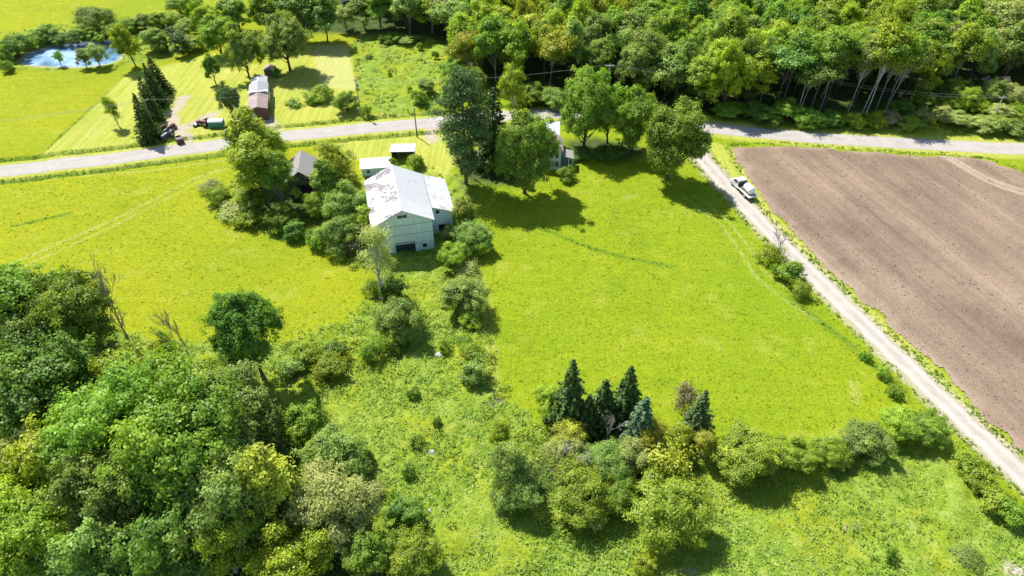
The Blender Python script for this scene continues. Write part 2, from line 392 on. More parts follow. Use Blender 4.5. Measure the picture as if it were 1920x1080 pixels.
def plant(kind, mat, x, y, h, r, label, cat=None, group=None, bark=None, var=None, rz=None, z=0.0):
    i = cnt.get(kind, 0); cnt[kind] = i + 1
    (tm, cm), H0, R0 = proto(kind, (i if var is None else var) % NV[kind])
    name = NAMES[kind]; isb = kind in ('shrub', 'twiggy', 'low')
    cat = cat or ('bush' if isb else 'tree')
    e = empty(name, (x, y, z), 0.0, label, cat, group)
    e.rotation_euler = (0, 0, random.uniform(0, 6.28) if rz is None else rz)
    sx = r / R0; sz = h / H0
    e.scale = (sx * random.uniform(.9, 1.12), sx * random.uniform(.9, 1.12), sz)
    if kind not in ('lean', 'spruce', 'pine', 'birch'): e.rotation_euler.x = random.uniform(-.07, .07); e.rotation_euler.y = random.uniform(-.07, .07)
    t = link(bpy.data.objects.new('stem' if isb else 'trunk', tm), e)
    bk = bark or ('birch' if kind == 'birch' else 'grey' if kind in ('lean', 'airy', 'bare') else 'dead' if kind == 'dead' else 'brown')
    t.material_slots[0].link = 'OBJECT'; t.material_slots[0].material = BK[bk]
    if cm is not None:
        c = link(bpy.data.objects.new('foliage' if isb else 'crown', cm), e)
        c.material_slots[0].link = 'OBJECT'; c.material_slots[0].material = LM[mat]
    PLANTS.append((x, y, r, h)); return e
CF = dict(dome=.52, lone=.62, shrub=.45, twiggy=.45, low=.4, maple=.55, round=.55, forest=.63, airy=.55, willow=.5, column=.53, spruce=.4, cypress=.45, pine=.55, birch=.6, lean=.75, bare=.6, dead=.6)
def TC(kind, mat, u, v, wpx, h, label, **k):
    """crown centre seen at pixel u,v, crown wpx wide, tree h metres tall"""
    z = h * CF[kind]; x, y = W(u, v, z); return plant(kind, mat, x, y, h, wpx * depth(u, v, z) / FPX / 2, label, **k)
def TB(kind, mat, u, vb, vt, wpx, label, **k):
    """foot at pixel u,vb, top seen at vt"""
    x, y = W(u, vb); h = height_at(u, vb, vt); return plant(kind, mat, x, y, h, wpx * depth(u, vb, h * .5) / FPX / 2, label, **k)
# ------------------------------------------------------------------ lines and zones of the land
ROADC = spline([(-260, 100), (-190, 116)] + PX([(0, 321), (100, 309), (200, 299), (300, 285), (400, 273), (500, 259), (600, 249), (700, 239), (800, 231), (900, 221), (1000, 214), (1080, 213), (1160, 219), (1240, 229), (1320, 239), (1400, 247), (1500, 256), (1600, 263), (1700, 269), (1800, 274), (1920, 279)]) + [(190, 137), (300, 128)], 2.0)
LANEC = spline(PX([(1309, 243), (1300, 262), (1313, 292), (1340, 325), (1372, 360), (1430, 420), (1488, 480), (1550, 541), (1610, 600), (1672, 660), (1735, 720), (1810, 792), (1895, 871)]) + [(76.5, 30), (84, 5), (95, -40)], 1.5)
POND = spline(PX([(40, 113), (58, 97), (105, 84), (160, 77), (212, 73), (226, 86), (224, 108), (198, 119), (150, 124), (90, 123), (48, 120), (40, 113)]), 1.5)[:-1]
PLOUGH = PX([(1372, 276), (1480, 271), (1570, 280), (1700, 291), (1780, 294), (1850, 300), (1925, 326)]) + [(150, 118), (150, 20), (97, 20), (84, 40)] + PX([(1900, 836), (1840, 776), (1770, 702), (1680, 622), (1600, 548), (1520, 474), (1450, 400), (1400, 330)])
ROUGH = [PX([(540, 650), (640, 600), (690, 560), (700, 500), (740, 470), (840, 470), (900, 505), (905, 600), (925, 700), (975, 770), (1040, 830), (1340, 850), (1450, 860), (1600, 835), (1755, 790), (1800, 840), (1900, 950), (1990, 1080)]) + [(80, 20), (-100, 20), (-130, 75)] + PX([(0, 560), (200, 600), (350, 640)]),
         PX([(372, 380), (430, 340), (520, 330), (690, 310), (800, 300), (860, 330), (910, 420), (910, 500), (720, 520), (640, 480), (560, 440), (440, 420)]),
         PX([(655, 85), (690, 60), (850, 60), (880, 120), (850, 170), (820, 205), (700, 220), (672, 170)]),
         PX([(0, 60), (120, 45), (320, 30), (345, 60), (330, 110), (240, 125), (220, 130), (0, 128)]),
         PX([(1530, 250), (1500, 225), (1600, 215), (1700, 205), (1780, 190), (1990, 160), (1990, 250), (1700, 255)])]
LAWN = [PX([(60, 305), (110, 262), (170, 205), (215, 158), (240, 138), (330, 118), (400, 100), (480, 120), (560, 85), (650, 84), (668, 170), (680, 215), (820, 210), (1040, 205), (1040, 214), (820, 222), (420, 262), (200, 290)]),
        PX([(590, 268), (760, 248), (850, 238), (860, 300), (830, 345), (780, 310), (700, 300), (600, 305)]),
        PX([(1320, 262), (1375, 276), (1450, 400), (1600, 548), (1770, 702), (1900, 836), (1925, 900), (1870, 850), (1735, 712), (1550, 530), (1400, 375)])]
MOWN = PX([(590, 95), (600, 84), (650, 84), (668, 168), (600, 165)])
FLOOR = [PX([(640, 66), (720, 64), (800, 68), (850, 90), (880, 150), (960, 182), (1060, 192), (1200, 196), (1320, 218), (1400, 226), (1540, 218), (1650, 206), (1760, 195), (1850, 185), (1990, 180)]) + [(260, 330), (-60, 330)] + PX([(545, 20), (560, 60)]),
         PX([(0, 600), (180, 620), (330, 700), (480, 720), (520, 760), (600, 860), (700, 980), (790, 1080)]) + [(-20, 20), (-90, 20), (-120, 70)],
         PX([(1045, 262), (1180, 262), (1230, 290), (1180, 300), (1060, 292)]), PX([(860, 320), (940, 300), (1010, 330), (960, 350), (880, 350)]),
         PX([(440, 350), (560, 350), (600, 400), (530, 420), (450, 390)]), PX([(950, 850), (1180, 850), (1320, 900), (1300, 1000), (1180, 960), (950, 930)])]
DIRT = [(spline(PX([(345, 182), (335, 200), (322, 215), (330, 235), (352, 262)]), 1.5), 1.3), (spline(PX([(385, 222), (400, 214), (350, 238)]), 1.5), 1.5),
        (PX([(498, 226), (520, 262)]), 1.8), (PX([(818, 232), (805, 252), (812, 262)]), 1.3), (PX([(1590, 993), (1615, 987)]), .25),
        (PX([(1260, 1064), (1300, 1072)]), .5), (PX([(1890, 1068), (1940, 1078)]), .6)]
DRY = [(spline(PX([(135, 285), (180, 235), (225, 190), (262, 148)]), 2), .5), (spline(PX([(148, 287), (196, 238), (240, 192), (275, 150)]), 2), .5),
       (spline(PX([(0, 505), (60, 478), (130, 448), (220, 408), (300, 368), (370, 333), (430, 315)]), 2), .45),
       (spline(PX([(918, 540), (922, 600), (930, 680), (940, 760)]), 1.5), .25), (spline(PX([(905, 510), (908, 580), (916, 680), (926, 760)]), 1.5), .2),
       (spline(PX([(1280, 370), (1340, 410), (1380, 460), (1420, 520), (1470, 560), (1530, 600)]), 2), .3), (spline(PX([(1295, 362), (1352, 402), (1395, 452), (1436, 512), (1490, 548)]), 2), .25),
       (spline(PX([(1592, 715), (1600, 735), (1596, 755)]), 1), .2), (spline(PX([(1602, 712), (1611, 735), (1605, 760)]), 1), .2),
       (spline(PX([(150, 330), (280, 320), (420, 300)]), 2), .3),
       (spline(PX([(1370, 285), (1420, 375), (1500, 465), (1600, 560), (1700, 655), (1800, 750), (1900, 850)]), 2), .5),
       (spline(PX([(1172, 370), (1190, 367)]), 1), .5),
       (spline(PX([(0, 520), (60, 492), (130, 461), (220, 420), (300, 379), (370, 342)]), 2), .3)]
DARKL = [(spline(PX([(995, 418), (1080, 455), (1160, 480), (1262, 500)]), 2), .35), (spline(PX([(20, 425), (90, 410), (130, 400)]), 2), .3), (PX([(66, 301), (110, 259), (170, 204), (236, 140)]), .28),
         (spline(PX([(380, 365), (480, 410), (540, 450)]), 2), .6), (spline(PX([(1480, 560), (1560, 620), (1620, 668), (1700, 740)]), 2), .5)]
def coords(a, b, st, far):
    m = np.arange(a, b + st / 2, st); o1 = []; o2 = []; s = st; p = a
    while p > -far: s *= 1.6; p -= s; o1.append(p)
    s = st; p = b
    while p < far: s *= 1.6; p += s; o2.append(p)
    return np.concatenate([o1[::-1], m, o2])
def attr_set(me, name, val):
    a = me.attributes.new(name, 'FLOAT', 'POINT'); a.data.foreach_set("value", np.asarray(val, np.float32).ravel())
def zones(X, Y):
    wob = (fbm(X, Y, 6, 3) - .5) * 4; wob2 = (fbm(X, Y, 1.6, 8) - .5) * 1.2
    z = {}
    rough = np.zeros_like(X)
    for p in ROUGH: rough = np.maximum(rough, sstep(-1.2, 1.2, sdist(X, Y, p) + wob * 1.8 + wob2))
    lawn = np.zeros_like(X)
    for p in LAWN: lawn = np.maximum(lawn, sstep(-.5, .5, sdist(X, Y, p) + wob2 * .5))
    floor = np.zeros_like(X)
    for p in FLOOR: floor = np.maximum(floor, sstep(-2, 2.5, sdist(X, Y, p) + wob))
    dirt = np.zeros_like(X)
    for p, wd in DIRT: dirt = np.maximum(dirt, 1 - sstep(wd * .4, wd * 1.6, seg_dist(X, Y, p) + wob2 * 1.2))
    dirt = np.maximum(dirt, .75 * (1 - sstep(.3, 1.3, np.abs(seg_dist(X, Y, LANEC) - 1.9) + wob2)))
    dry = np.zeros_like(X)
    for p, wd in DRY: dry = np.maximum(dry, (1 - sstep(wd * .4, wd * 1.7, seg_dist(X, Y, p))) * (.05 + .55 * fbm(X, Y, 2.0, 21)))
    dry = np.maximum(dry, .8 * sstep(-1, .6, sdist(X, Y, MOWN)))
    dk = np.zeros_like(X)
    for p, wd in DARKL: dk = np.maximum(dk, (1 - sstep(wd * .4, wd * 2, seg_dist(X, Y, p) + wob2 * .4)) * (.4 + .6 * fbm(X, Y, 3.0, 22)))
    rd = seg_dist(X, Y, ROADC); ln = seg_dist(X, Y, LANEC)
    ditch = (1 - sstep(.3, 1.3, np.abs(rd - 4.9 + wob2 * .5))) * (X < 20)
    away = sstep(3.2, 6, rd) * sstep(2.4, 5, ln)
    rough *= away; floor *= away; lawn = np.maximum(lawn, (1 - sstep(3.8, 5.2, rd + wob2)) )
    yel = sstep(-5, -35, X) * .8 + .2 * fbm(X, Y, 30, 40)
    yel = np.where(X < -10, np.maximum(yel, .6), yel)
    return dict(rough=rough, lawn=lawn, woodfloor=floor, dirt=dirt, dry=dry, darkline=np.maximum(dk, ditch), yel=yel), away, ditch
gx = coords(-205, 210, .5, 2500); gy = coords(15, 300, .5, 2500)
X, Y = np.meshgrid(gx, gy)
Z, away, ditch = zones(X, Y)
pd = sdist(X, Y, POND)
pl = sdist(X, Y, PLOUGH)
zz = Z['rough'] * (1 - Z['woodfloor'] * .5) * ((fbm(X, Y, 2.6, 51, 3) - .4) * 1.1 + (fbm(X, Y, 9, 61) - .5) * .8) * sstep(0, 3, -pl) \
    + (fbm(X, Y, 5, 71) - .5) * .10 * away * sstep(0, 2, -pl) - ditch * .35 - .004
zz = np.where(pl > -.5, np.minimum(zz, -.06 * sstep(-.5, .5, pl)), zz)
zz = np.where(pd > -3, zz * sstep(0, 3, -pd) - .9 * sstep(-1.2, 3.0, pd), zz)
zz = np.minimum(zz, np.where(away < .98, 0.0, 9))
Z['dirt'] = np.maximum(Z['dirt'], (1 - sstep(.5, 1.6, np.abs(pd + .3))) * .6)
ny, nx = X.shape; I = np.arange(ny * nx).reshape(ny, nx)
F = np.stack([I[:-1, :-1], I[:-1, 1:], I[1:, 1:], I[1:, :-1]], -1).reshape(-1, 4)
# ground material
m, n, b = new_mat("ground"); tc = N(n, "ShaderNodeTexCoord").outputs["Object"]
n1 = noise_n(n, tc, .07, 4); n2 = noise_n(n, tc, .55, 4, .65); n3 = noise_n(n, tc, 2.6, 4, .7)
mp = N(n, "ShaderNodeMapping"); mp.inputs["Rotation"].default_value = (0, 0, R_(-20)); mp.inputs["Scale"].default_value = (.10, .9, 1); L(n, tc, mp.inputs[0])
st = noise_n(n, mp.outputs[0], 1.0, 3)
blend = mth(n, 'ADD', mth(n, 'MULTIPLY', n1, .5), mth(n, 'MULTIPLY', n2, .5))
green = ramp(n, blend, [(.30, (.175, .27, .010)), (.5, (.265, .345, .011)), (.68, (.36, .40, .016))])
yellow = ramp(n, blend, [(.30, (.245, .30, .010)), (.5, (.345, .365, .011)), (.68, (.43, .41, .018))])
hay = mixc(n, attr(n, "yel"), green, yellow)
hay = mixc(n, 1.0, hay, ramp(n, st, [(.3, (.90, .93, .9)), (.7, (1.06, 1.04, 1.05))]), 'MULTIPLY')
hay = mixc(n, 1.0, hay, ramp(n, noise_n(n, tc, 1.3, 6, .75), [(.30, (.66, .76, .8)), (.47, (.97, .98, 1)), (.62, (1.1, 1.05, 1.1)), (.72, (1.25, 1.15, 3))]), 'MULTIPLY')
hay = mixc(n, ramp(n, noise_n(n, tc, .035, 4, .65), [(.46, (0, 0, 0)), (.62, (.45, .45, .45))]), hay, (.18, .29, .012))
hay = mixc(n, ramp(n, noise_n(n, tc, .16, 5, .7), [(.55, (0, 0, 0)), (.68, (.5, .5, .5))]), hay, (.42, .43, .06))
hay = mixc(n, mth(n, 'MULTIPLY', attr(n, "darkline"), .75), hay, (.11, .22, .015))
rg = ramp(n, mth(n, 'ADD', mth(n, 'MULTIPLY', n2, .6), mth(n, 'MULTIPLY', n3, .4)), [(.32, (.12, .20, .02)), (.47, (.22, .32, .03)), (.58, (.30, .38, .06)), (.75, (.40, .43, .16))])
rg = mixc(n, ramp(n, noise_n(n, tc, .09, 4), [(.46, (0, 0, 0)), (.62, (.6, .6, .6))]), rg, yellow)
c = mixc(n, attr(n, "rough"), hay, rg)
lw = ramp(n, blend, [(.3, (.33, .40, .045)), (.5, (.44, .455, .07)), (.7, (.53, .50, .12))])
mp2 = N(n, "ShaderNodeMapping"); mp2.inputs["Rotation"].default_value = (0, 0, R_(22)); mp2.inputs["Scale"].default_value = (.9, .03, 1); L(n, tc, mp2.inputs[0])
lw = mixc(n, 1.0, lw, ramp(n, noise_n(n, mp2.outputs[0], 1.2, 2), [(.38, (.88, .92, .8)), (.62, (1.1, 1.06, 1.15))]), 'MULTIPLY')
c = mixc(n, attr(n, "lawn"), c, lw)
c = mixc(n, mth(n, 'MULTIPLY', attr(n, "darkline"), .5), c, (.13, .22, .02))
c = mixc(n, mth(n, 'MULTIPLY', attr(n, "dry"), .8), c, ramp(n, n3, [(.3, (.46, .47, .12)), (.7, (.62, .57, .28))]))
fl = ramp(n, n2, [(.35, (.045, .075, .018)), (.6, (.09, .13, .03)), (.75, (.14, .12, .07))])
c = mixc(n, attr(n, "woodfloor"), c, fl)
c = mixc(n, attr(n, "dirt"), c, ramp(n, n3, [(.3, (.42, .33, .22)), (.7, (.62, .54, .43))]))
c = mixc(n, 1.0, c, ramp(n, n3, [(.28, (.62, .68, .7)), (.5, (1, 1, 1)), (.75, (1.18, 1.12, 1.2))]), 'MULTIPLY')
c = mixc(n, 1.0, c, (.81, .83, .84), 'MULTIPLY')
L(n, c, b.inputs["Base Color"]); b.inputs["Roughness"].default_value = .95; b.inputs["Specular IOR Level"].default_value = .1
hh = mth(n, 'ADD', n3, mth(n, 'MULTIPLY', noise_n(n, tc, 6, 3), .4)); bump(n, b, hh, .28, .8)
M_ground = m
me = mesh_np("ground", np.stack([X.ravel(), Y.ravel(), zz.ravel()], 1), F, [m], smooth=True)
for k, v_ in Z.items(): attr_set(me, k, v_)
tag(link(bpy.data.objects.new("ground", me)), kind='structure')
# ploughed field ---------------------------------------------------------
gx2 = np.arange(40, 152, .4); gy2 = np.arange(20, 142, .4); X2, Y2 = np.meshgrid(gx2, gy2)
s2 = sdist(X2, Y2, PLOUGH) + (fbm(X2, Y2, 2.5, 90) - .5) * 2.6
ang = math.atan2(.953, -.303); al = X2 * cos(ang) + Y2 * sin(ang); ac = -X2 * sin(ang) + Y2 * cos(ang)
z2 = .05 + sstep(-.2, 1.5, s2) * (.035 * np.sin(ac * 2 * pi / 1.5 + fbm(X2, Y2, 12, 5) * 3) + (vnoise(al, ac, .9, 95) - .5) * .10 + (vnoise(al, ac, .45, 96) - .5) * .06 + .03)
ny, nx = X2.shape; I = np.arange(ny * nx).reshape(ny, nx)
F2 = np.stack([I[:-1, :-1], I[:-1, 1:], I[1:, 1:], I[1:, :-1]], -1).reshape(-1, 4)
keep = (s2.ravel()[F2] > 0).all(1); F2 = F2[keep]; used, inv = np.unique(F2.ravel(), return_inverse=True)
m, n, b = new_mat("ploughed_soil"); tc = N(n, "ShaderNodeTexCoord").outputs["Object"]
mp = N(n, "ShaderNodeMapping"); mp.inputs["Rotation"].default_value = (0, 0, -ang); L(n, tc, mp.inputs[0])
mp1 = N(n, "ShaderNodeMapping"); mp1.inputs["Scale"].default_value = (.012, .16, 1); L(n, mp.outputs[0], mp1.inputs[0])
mp3 = N(n, "ShaderNodeMapping"); mp3.inputs["Scale"].default_value = (.05, 1.1, 1); L(n, mp.outputs[0], mp3.inputs[0])
band = noise_n(n, mp1.outputs[0], 1.0, 4, .6); line = noise_n(n, mp3.outputs[0], 1.0, 3, .6); blot = noise_n(n, tc, .06, 3)
f = mth(n, 'ADD', mth(n, 'MULTIPLY', band, .50), mth(n, 'ADD', mth(n, 'MULTIPLY', line, .16), mth(n, 'MULTIPLY', blot, .34)))
c = ramp(n, f, [(.37, (.145, .104, .075)), (.50, (.222, .160, .115)), (.63, (.30, .222, .160))])
fine = noise_n(n, tc, 3.0, 5, .75); c = mixc(n, 1.0, c, ramp(n, fine, [(.30, (.72, .7, .7)), (.5, (1, 1, 1)), (.72, (1.3, 1.3, 1.3))]), 'MULTIPLY')
c = mixc(n, ramp(n, noise_n(n, tc, 1.7, 6, .8), [(.66, (0, 0, 0)), (.74, (.6, .6, .6))]), c, (.48, .42, .32))
c = mixc(n, mth(n, 'MULTIPLY', attr(n, "track"), .6), c, (.44, .34, .25))
L(n, c, b.inputs["Base Color"]); b.inputs["Roughness"].default_value = 1; b.inputs["Specular IOR Level"].default_value = .05; bump(n, b, fine, .16, .8)
V2 = np.stack([X2.ravel(), Y2.ravel(), z2.ravel()], 1)[used]
me = mesh_np("ploughed_field", V2, inv.reshape(-1, 4), [m], smooth=True)
tk = np.zeros(len(V2))
for p in ([(1762, 290), (1800, 312), (1860, 345), (1925, 366)], [(1775, 290), (1812, 312), (1870, 342), (1925, 358)]):
    tk = np.maximum(tk, 1 - sstep(.25, .9, seg_dist(V2[:, 0], V2[:, 1], spline(PX(p), 2))))
tk = np.maximum(tk, .6 * (1 - sstep(0, 3.0, s2.ravel()[used] + fbm(V2[:, 0], V2[:, 1], 5, 33) * 3 - 1)))
attr_set(me, "track", tk); tag(link(bpy.data.objects.new("ploughed_field", me)), kind='structure')
# roads --------------------------------------------------------------------
def ribbon(name, pts, width, z, mat, seed, wob=.25, n=9):
    p = np.array(spline(pts, .6)) if len(pts) < 400 else np.array(pts)
    t = np.gradient(p, axis=0); t /= np.linalg.norm(t, axis=1, keepdims=True); nr = np.stack([-t[:, 1], t[:, 0]], 1)
    s = np.linspace(-1, 1, n); k = len(p); wl = width / 2 + (vnoise(np.arange(k) * .6, 0 * np.arange(k), 2.2, seed) - .5) * wob * 2 + (vnoise(np.arange(k) * .6, 0 * np.arange(k), .7, seed + 2) - .5) * wob
    wr = width / 2 + (vnoise(np.arange(k) * .6, 0 * np.arange(k), 2.2, seed + 1) - .5) * wob * 2 + (vnoise(np.arange(k) * .6, 0 * np.arange(k), .7, seed + 3) - .5) * wob
    off = np.where(s[None, :] < 0, s[None, :] * wl[:, None], s[None, :] * wr[:, None])
    x = p[:, 0:1] + nr[:, 0:1] * off; y = p[:, 1:2] + nr[:, 1:2] * off
    zz_ = z + .05 * (1 - s[None, :] ** 2) + 0 * x - .05 * (np.abs(s[None, :]) > .99)
    I = np.arange(k * n).reshape(k, n); F = np.stack([I[:-1, :-1], I[1:, :-1], I[1:, 1:], I[:-1, 1:]], -1).reshape(-1, 4)
    me = mesh_np(name, np.stack([x.ravel(), y.ravel(), zz_.ravel()], 1), F[:, ::-1], [mat], smooth=True); attr_set(me, "across", np.tile(s, k))
    return tag(link(bpy.data.objects.new(name, me)), kind='structure')
def road_mat(name, c0, c1, wheel, edge):
    m, n, b = new_mat(name); tc = N(n, "ShaderNodeTexCoord").outputs["Object"]; a = mth(n, 'ABSOLUTE', attr(n, "across"))
    f = noise_n(n, tc, .35, 5, .7); c = ramp(n, f, [(.35, c0), (.65, c1)])
    wv = ramp(n, a, [(.2, (0, 0, 0)), (.42, (1, 1, 1)), (.62, (1, 1, 1)), (.85, (0, 0, 0))])
    c = mixc(n, mth(n, 'MULTIPLY', wv, .6), c, wheel)
    c = mixc(n, mth(n, 'MULTIPLY', ramp(n, mth(n, 'ADD', a, mth(n, 'MULTIPLY', noise_n(n, tc, 1.1, 4), .25)), [(.95, (0, 0, 0)), (1.12, (1, 1, 1))]), .7), c, edge)
    fine = noise_n(n, tc, 5, 4, .8); c = mixc(n, 1.0, c, ramp(n, fine, [(.3, (.86, .86, .86)), (.7, (1.1, 1.1, 1.1))]), 'MULTIPLY')
    L(n, c, b.inputs["Base Color"]); b.inputs["Roughness"].default_value = .95; b.inputs["Specular IOR Level"].default_value = .2; bump(n, b, fine, .04); return m
ribbon("road", ROADC, 5.9, .02, road_mat("asphalt_worn", (.32, .29, .26), (.40, .37, .335), (.38, .35, .32), (.31, .28, .17)), 1, .12)
ribbon("gravel_lane", LANEC, 3.9, .024, road_mat("gravel", (.34, .30, .255), (.42, .38, .33), (.47, .43, .38), (.32, .28, .17)), 5, .40)
# pond
pp = np.array(POND); ctr = pp.mean(0); big = ctr + (pp - ctr) * 1.05
V = [(x, y, -.22) for x, y in big]; me = bpy.data.meshes.new("pond_water"); me.from_pydata(V, [], [tuple(range(len(V)))])
m, n, b = new_mat("pond_water"); tc = N(n, "ShaderNodeTexCoord").outputs["Object"]
L(n, ramp(n, noise_n(n, tc, .10, 3), [(.38, (.05, .10, .12)), (.47, (.12, .24, .38)), (.62, (.34, .50, .70))]), b.inputs["Base Color"])  # sky blue and dark tree reflections painted into the water's base colour
b.inputs["Roughness"].default_value = .10; b.inputs["Specular IOR Level"].default_value = 1.0; bump(n, b, noise_n(n, tc, 1.2, 3), .02, .5)
me.materials.append(m); tag(link(bpy.data.objects.new("pond", me)), kind='structure')
# undergrowth: uncountable tufts -----------------------------------------------
def tufts(name, label, cat, pts, hgt, rad, per, leaf, mat, seed):
    g = np.random.default_rng(seed); k = len(pts); c = np.repeat(pts, per, 0); m_ = len(c)
    s = np.repeat(g.uniform(.6, 1.35, k), per); d = g.normal(size=(m_, 3)); d[:, 2] = np.abs(d[:, 2]); d /= np.linalg.norm(d, axis=1, keepdims=True)
    r = g.uniform(.2, 1, m_) ** .5; p = c + d * np.stack([rad * s * r, rad * s * r, hgt * s * r], 1)
    v, f = leaf_cards(p, d * .6 + np.array([0, 0, .7]) + g.normal(size=(m_, 3)) * .5, leaf * s, g, 1.6)
    tt = np.clip(np.repeat(np.clip(fbm(pts[:, 0], pts[:, 1], 5, seed) * 1.5 - .3 + g.normal(size=k) * .15, 0, 1), per) + g.normal(size=m_) * .12, 0, 1)
    o = link(bpy.data.objects.new(name, mesh_np(name, v, f, [mat], tint=tt))); return tag(o, label, cat, kind='stuff')
def scatter(x0, x1, y0, y1, dens, fn, seed):
    g = np.random.default_rng(seed); k = int((x1 - x0) * (y1 - y0) * dens); x = g.uniform(x0, x1, k); y = g.uniform(y0, y1, k)
    pr = fn(x, y); q = g.uniform(size=k) < pr; return x[q], y[q]
def rough_p(x, y):
    z, a, d = zones(x, y); u, v = proj(x, y, 0 * x); return z['rough'] * (sdist(x, y, PLOUGH) < -.5) * (sdist(x, y, POND) < -1) * (u > -60) * (u < 1980) * (v < 1120) * (1 - .6 * z['woodfloor']) * np.clip(.55 + 1.1 * (fbm(x, y, 7, 77) - .35), .25, 1)
weed = leaf_mat("leaf_weeds", (.225, .325, .04), (.37, .44, .11), .45, dkf=.85)
x, y = scatter(-75, 85, 28, 115, 6.0, rough_p, 11)
tufts("meadow_weeds", "knee-high tangle of pale green weeds over the rough meadow in the foreground", "weeds", np.stack([x, y, fbm(x, y, 2.6, 51, 3) * .3 - .05], 1), .34, .42, 6, .17, weed, 12)
x, y = scatter(-200, 200, 115, 235, .55, rough_p, 13)
tufts("far_meadow_weeds", "pale green tufted weeds on the rough meadow beyond the road", "weeds", np.stack([x, y, 0 * x + .05], 1), .35, .5, 6, .34, weed, 14)
def verge_p(x, y):
    z, a, d = zones(x, y); e = np.exp(-((sdist(x, y, PLOUGH) + 1.0) / .6) ** 2) * .9
    l_ = np.exp(-((seg_dist(x, y, LANEC) - 2.6) / .6) ** 2) * (fbm(x, y, 3, 66) > .42) * .8
    return np.clip(d * .9 + e + l_ + .25 * z['darkline'], 0, 1) * (seg_dist(x, y, ROADC) > 3.2) * (seg_dist(x, y, LANEC) > 1.9)
x, y = scatter(-160, 140, 40, 165, 4.5, verge_p, 15)
tufts("verge_grass", "longer bright grass along the road ditch, the lane and the ploughed field's edge", "grass", np.stack([x, y, 0 * x], 1), .28, .3, 5, .2, leaf_mat("leaf_verge", (.18, .28, .018), (.32, .39, .035), .4, dkf=.75), 16)
def hay_p(x, y):
    z, a, d = zones(x, y); u, v = proj(x, y, 0 * x); return (1 - z['rough']) * (1 - z['lawn']) * (1 - z['woodfloor']) * (sdist(x, y, PLOUGH) < -.6) * (seg_dist(x, y, ROADC) > 4) * (seg_dist(x, y, LANEC) > 2.6) * (u > -60) * (u < 1980) * (v < 1120) * np.clip(1.5 * (fbm(x, y, 4, 88) - .15), 0, 1)
x, y = scatter(-110, 75, 40, 138, 1.0, hay_p, 17)
tufts("hay_grass", "short uneven yellow-green grass standing in the two hay fields", "grass", np.stack([x, y, 0 * x], 1), .10, .30, 5, .13, leaf_mat("leaf_hay", (.27, .345, .010), (.36, .40, .014), .5, dkf=.97), 18)
SCRUB = [PX([(385, 352), (440, 330), (500, 400), (600, 430), (690, 450), (735, 500), (740, 560), (700, 560), (640, 480), (560, 450), (430, 415)]), PX([(540, 655), (620, 640), (700, 560), (775, 560), (800, 640), (740, 680), (640, 700), (560, 710)]),
         PX([(840, 400), (880, 380), (915, 450), (910, 500), (905, 600), (930, 740), (870, 720), (850, 640), (820, 560), (830, 480)]), PX([(925, 790), (1060, 790), (1330, 810), (1340, 900), (1340, 1010), (1180, 1010), (1000, 980), (925, 950)]),
         PX([(1360, 850), (1560, 845), (1760, 790), (1770, 830), (1600, 860), (1400, 900)]), PX([(1780, 830), (1830, 840), (1935, 980), (1900, 990)]), PX([(1430, 455), (1460, 470), (1530, 565), (1500, 560), (1440, 500)]),
         PX([(1400, 215), (1700, 215), (1990, 190), (1990, 240), (1700, 240), (1400, 228)]), PX([(560, 720), (640, 790), (720, 880), (800, 960), (830, 1080), (700, 1080), (560, 800)])]
def scrub_p(x, y):
    m = np.zeros_like(x)
    for p in SCRUB: m = np.maximum(m, sstep(-1.5, 1.5, sdist(x, y, p) + (fbm(x, y, 5, 31) - .5) * 6))
    return m * sstep(.42, .60, fbm(x, y, 3.2, 34)) * (seg_dist(x, y, ROADC) > 4.5) * (seg_dist(x, y, LANEC) > 3.5)
x, y = scatter(-75, 150, 28, 175, .9, scrub_p, 19)
g_ = (x > -26.5) & (x < -8) & (y > 99) & (y < 125); x, y = x[~g_], y[~g_]
tufts("bramble_scrub", "low ragged brambles filling the gaps between the bushes", "brambles", np.stack([x, y, 0 * x], 1), .85, .85, 46, .19, LM['hedge'], 20)
def clod_p(x, y): return (sdist(x, y, PLOUGH) > .6) * np.clip(fbm(x, y, 6, 44) * 1.4 - .2, .1, 1)
x, y = scatter(42, 150, 22, 140, 1.6, clod_p, 23)
tufts("soil_clods", "loose clods and straw bits scattered over the ploughed field", "soil clods", np.stack([x, y, 0 * x + .08], 1), .05, .10, 3, .15, leaf_mat("soil_bits", (.27, .20, .145), (.44, .36, .26), 0.0, dkf=.85), 24)
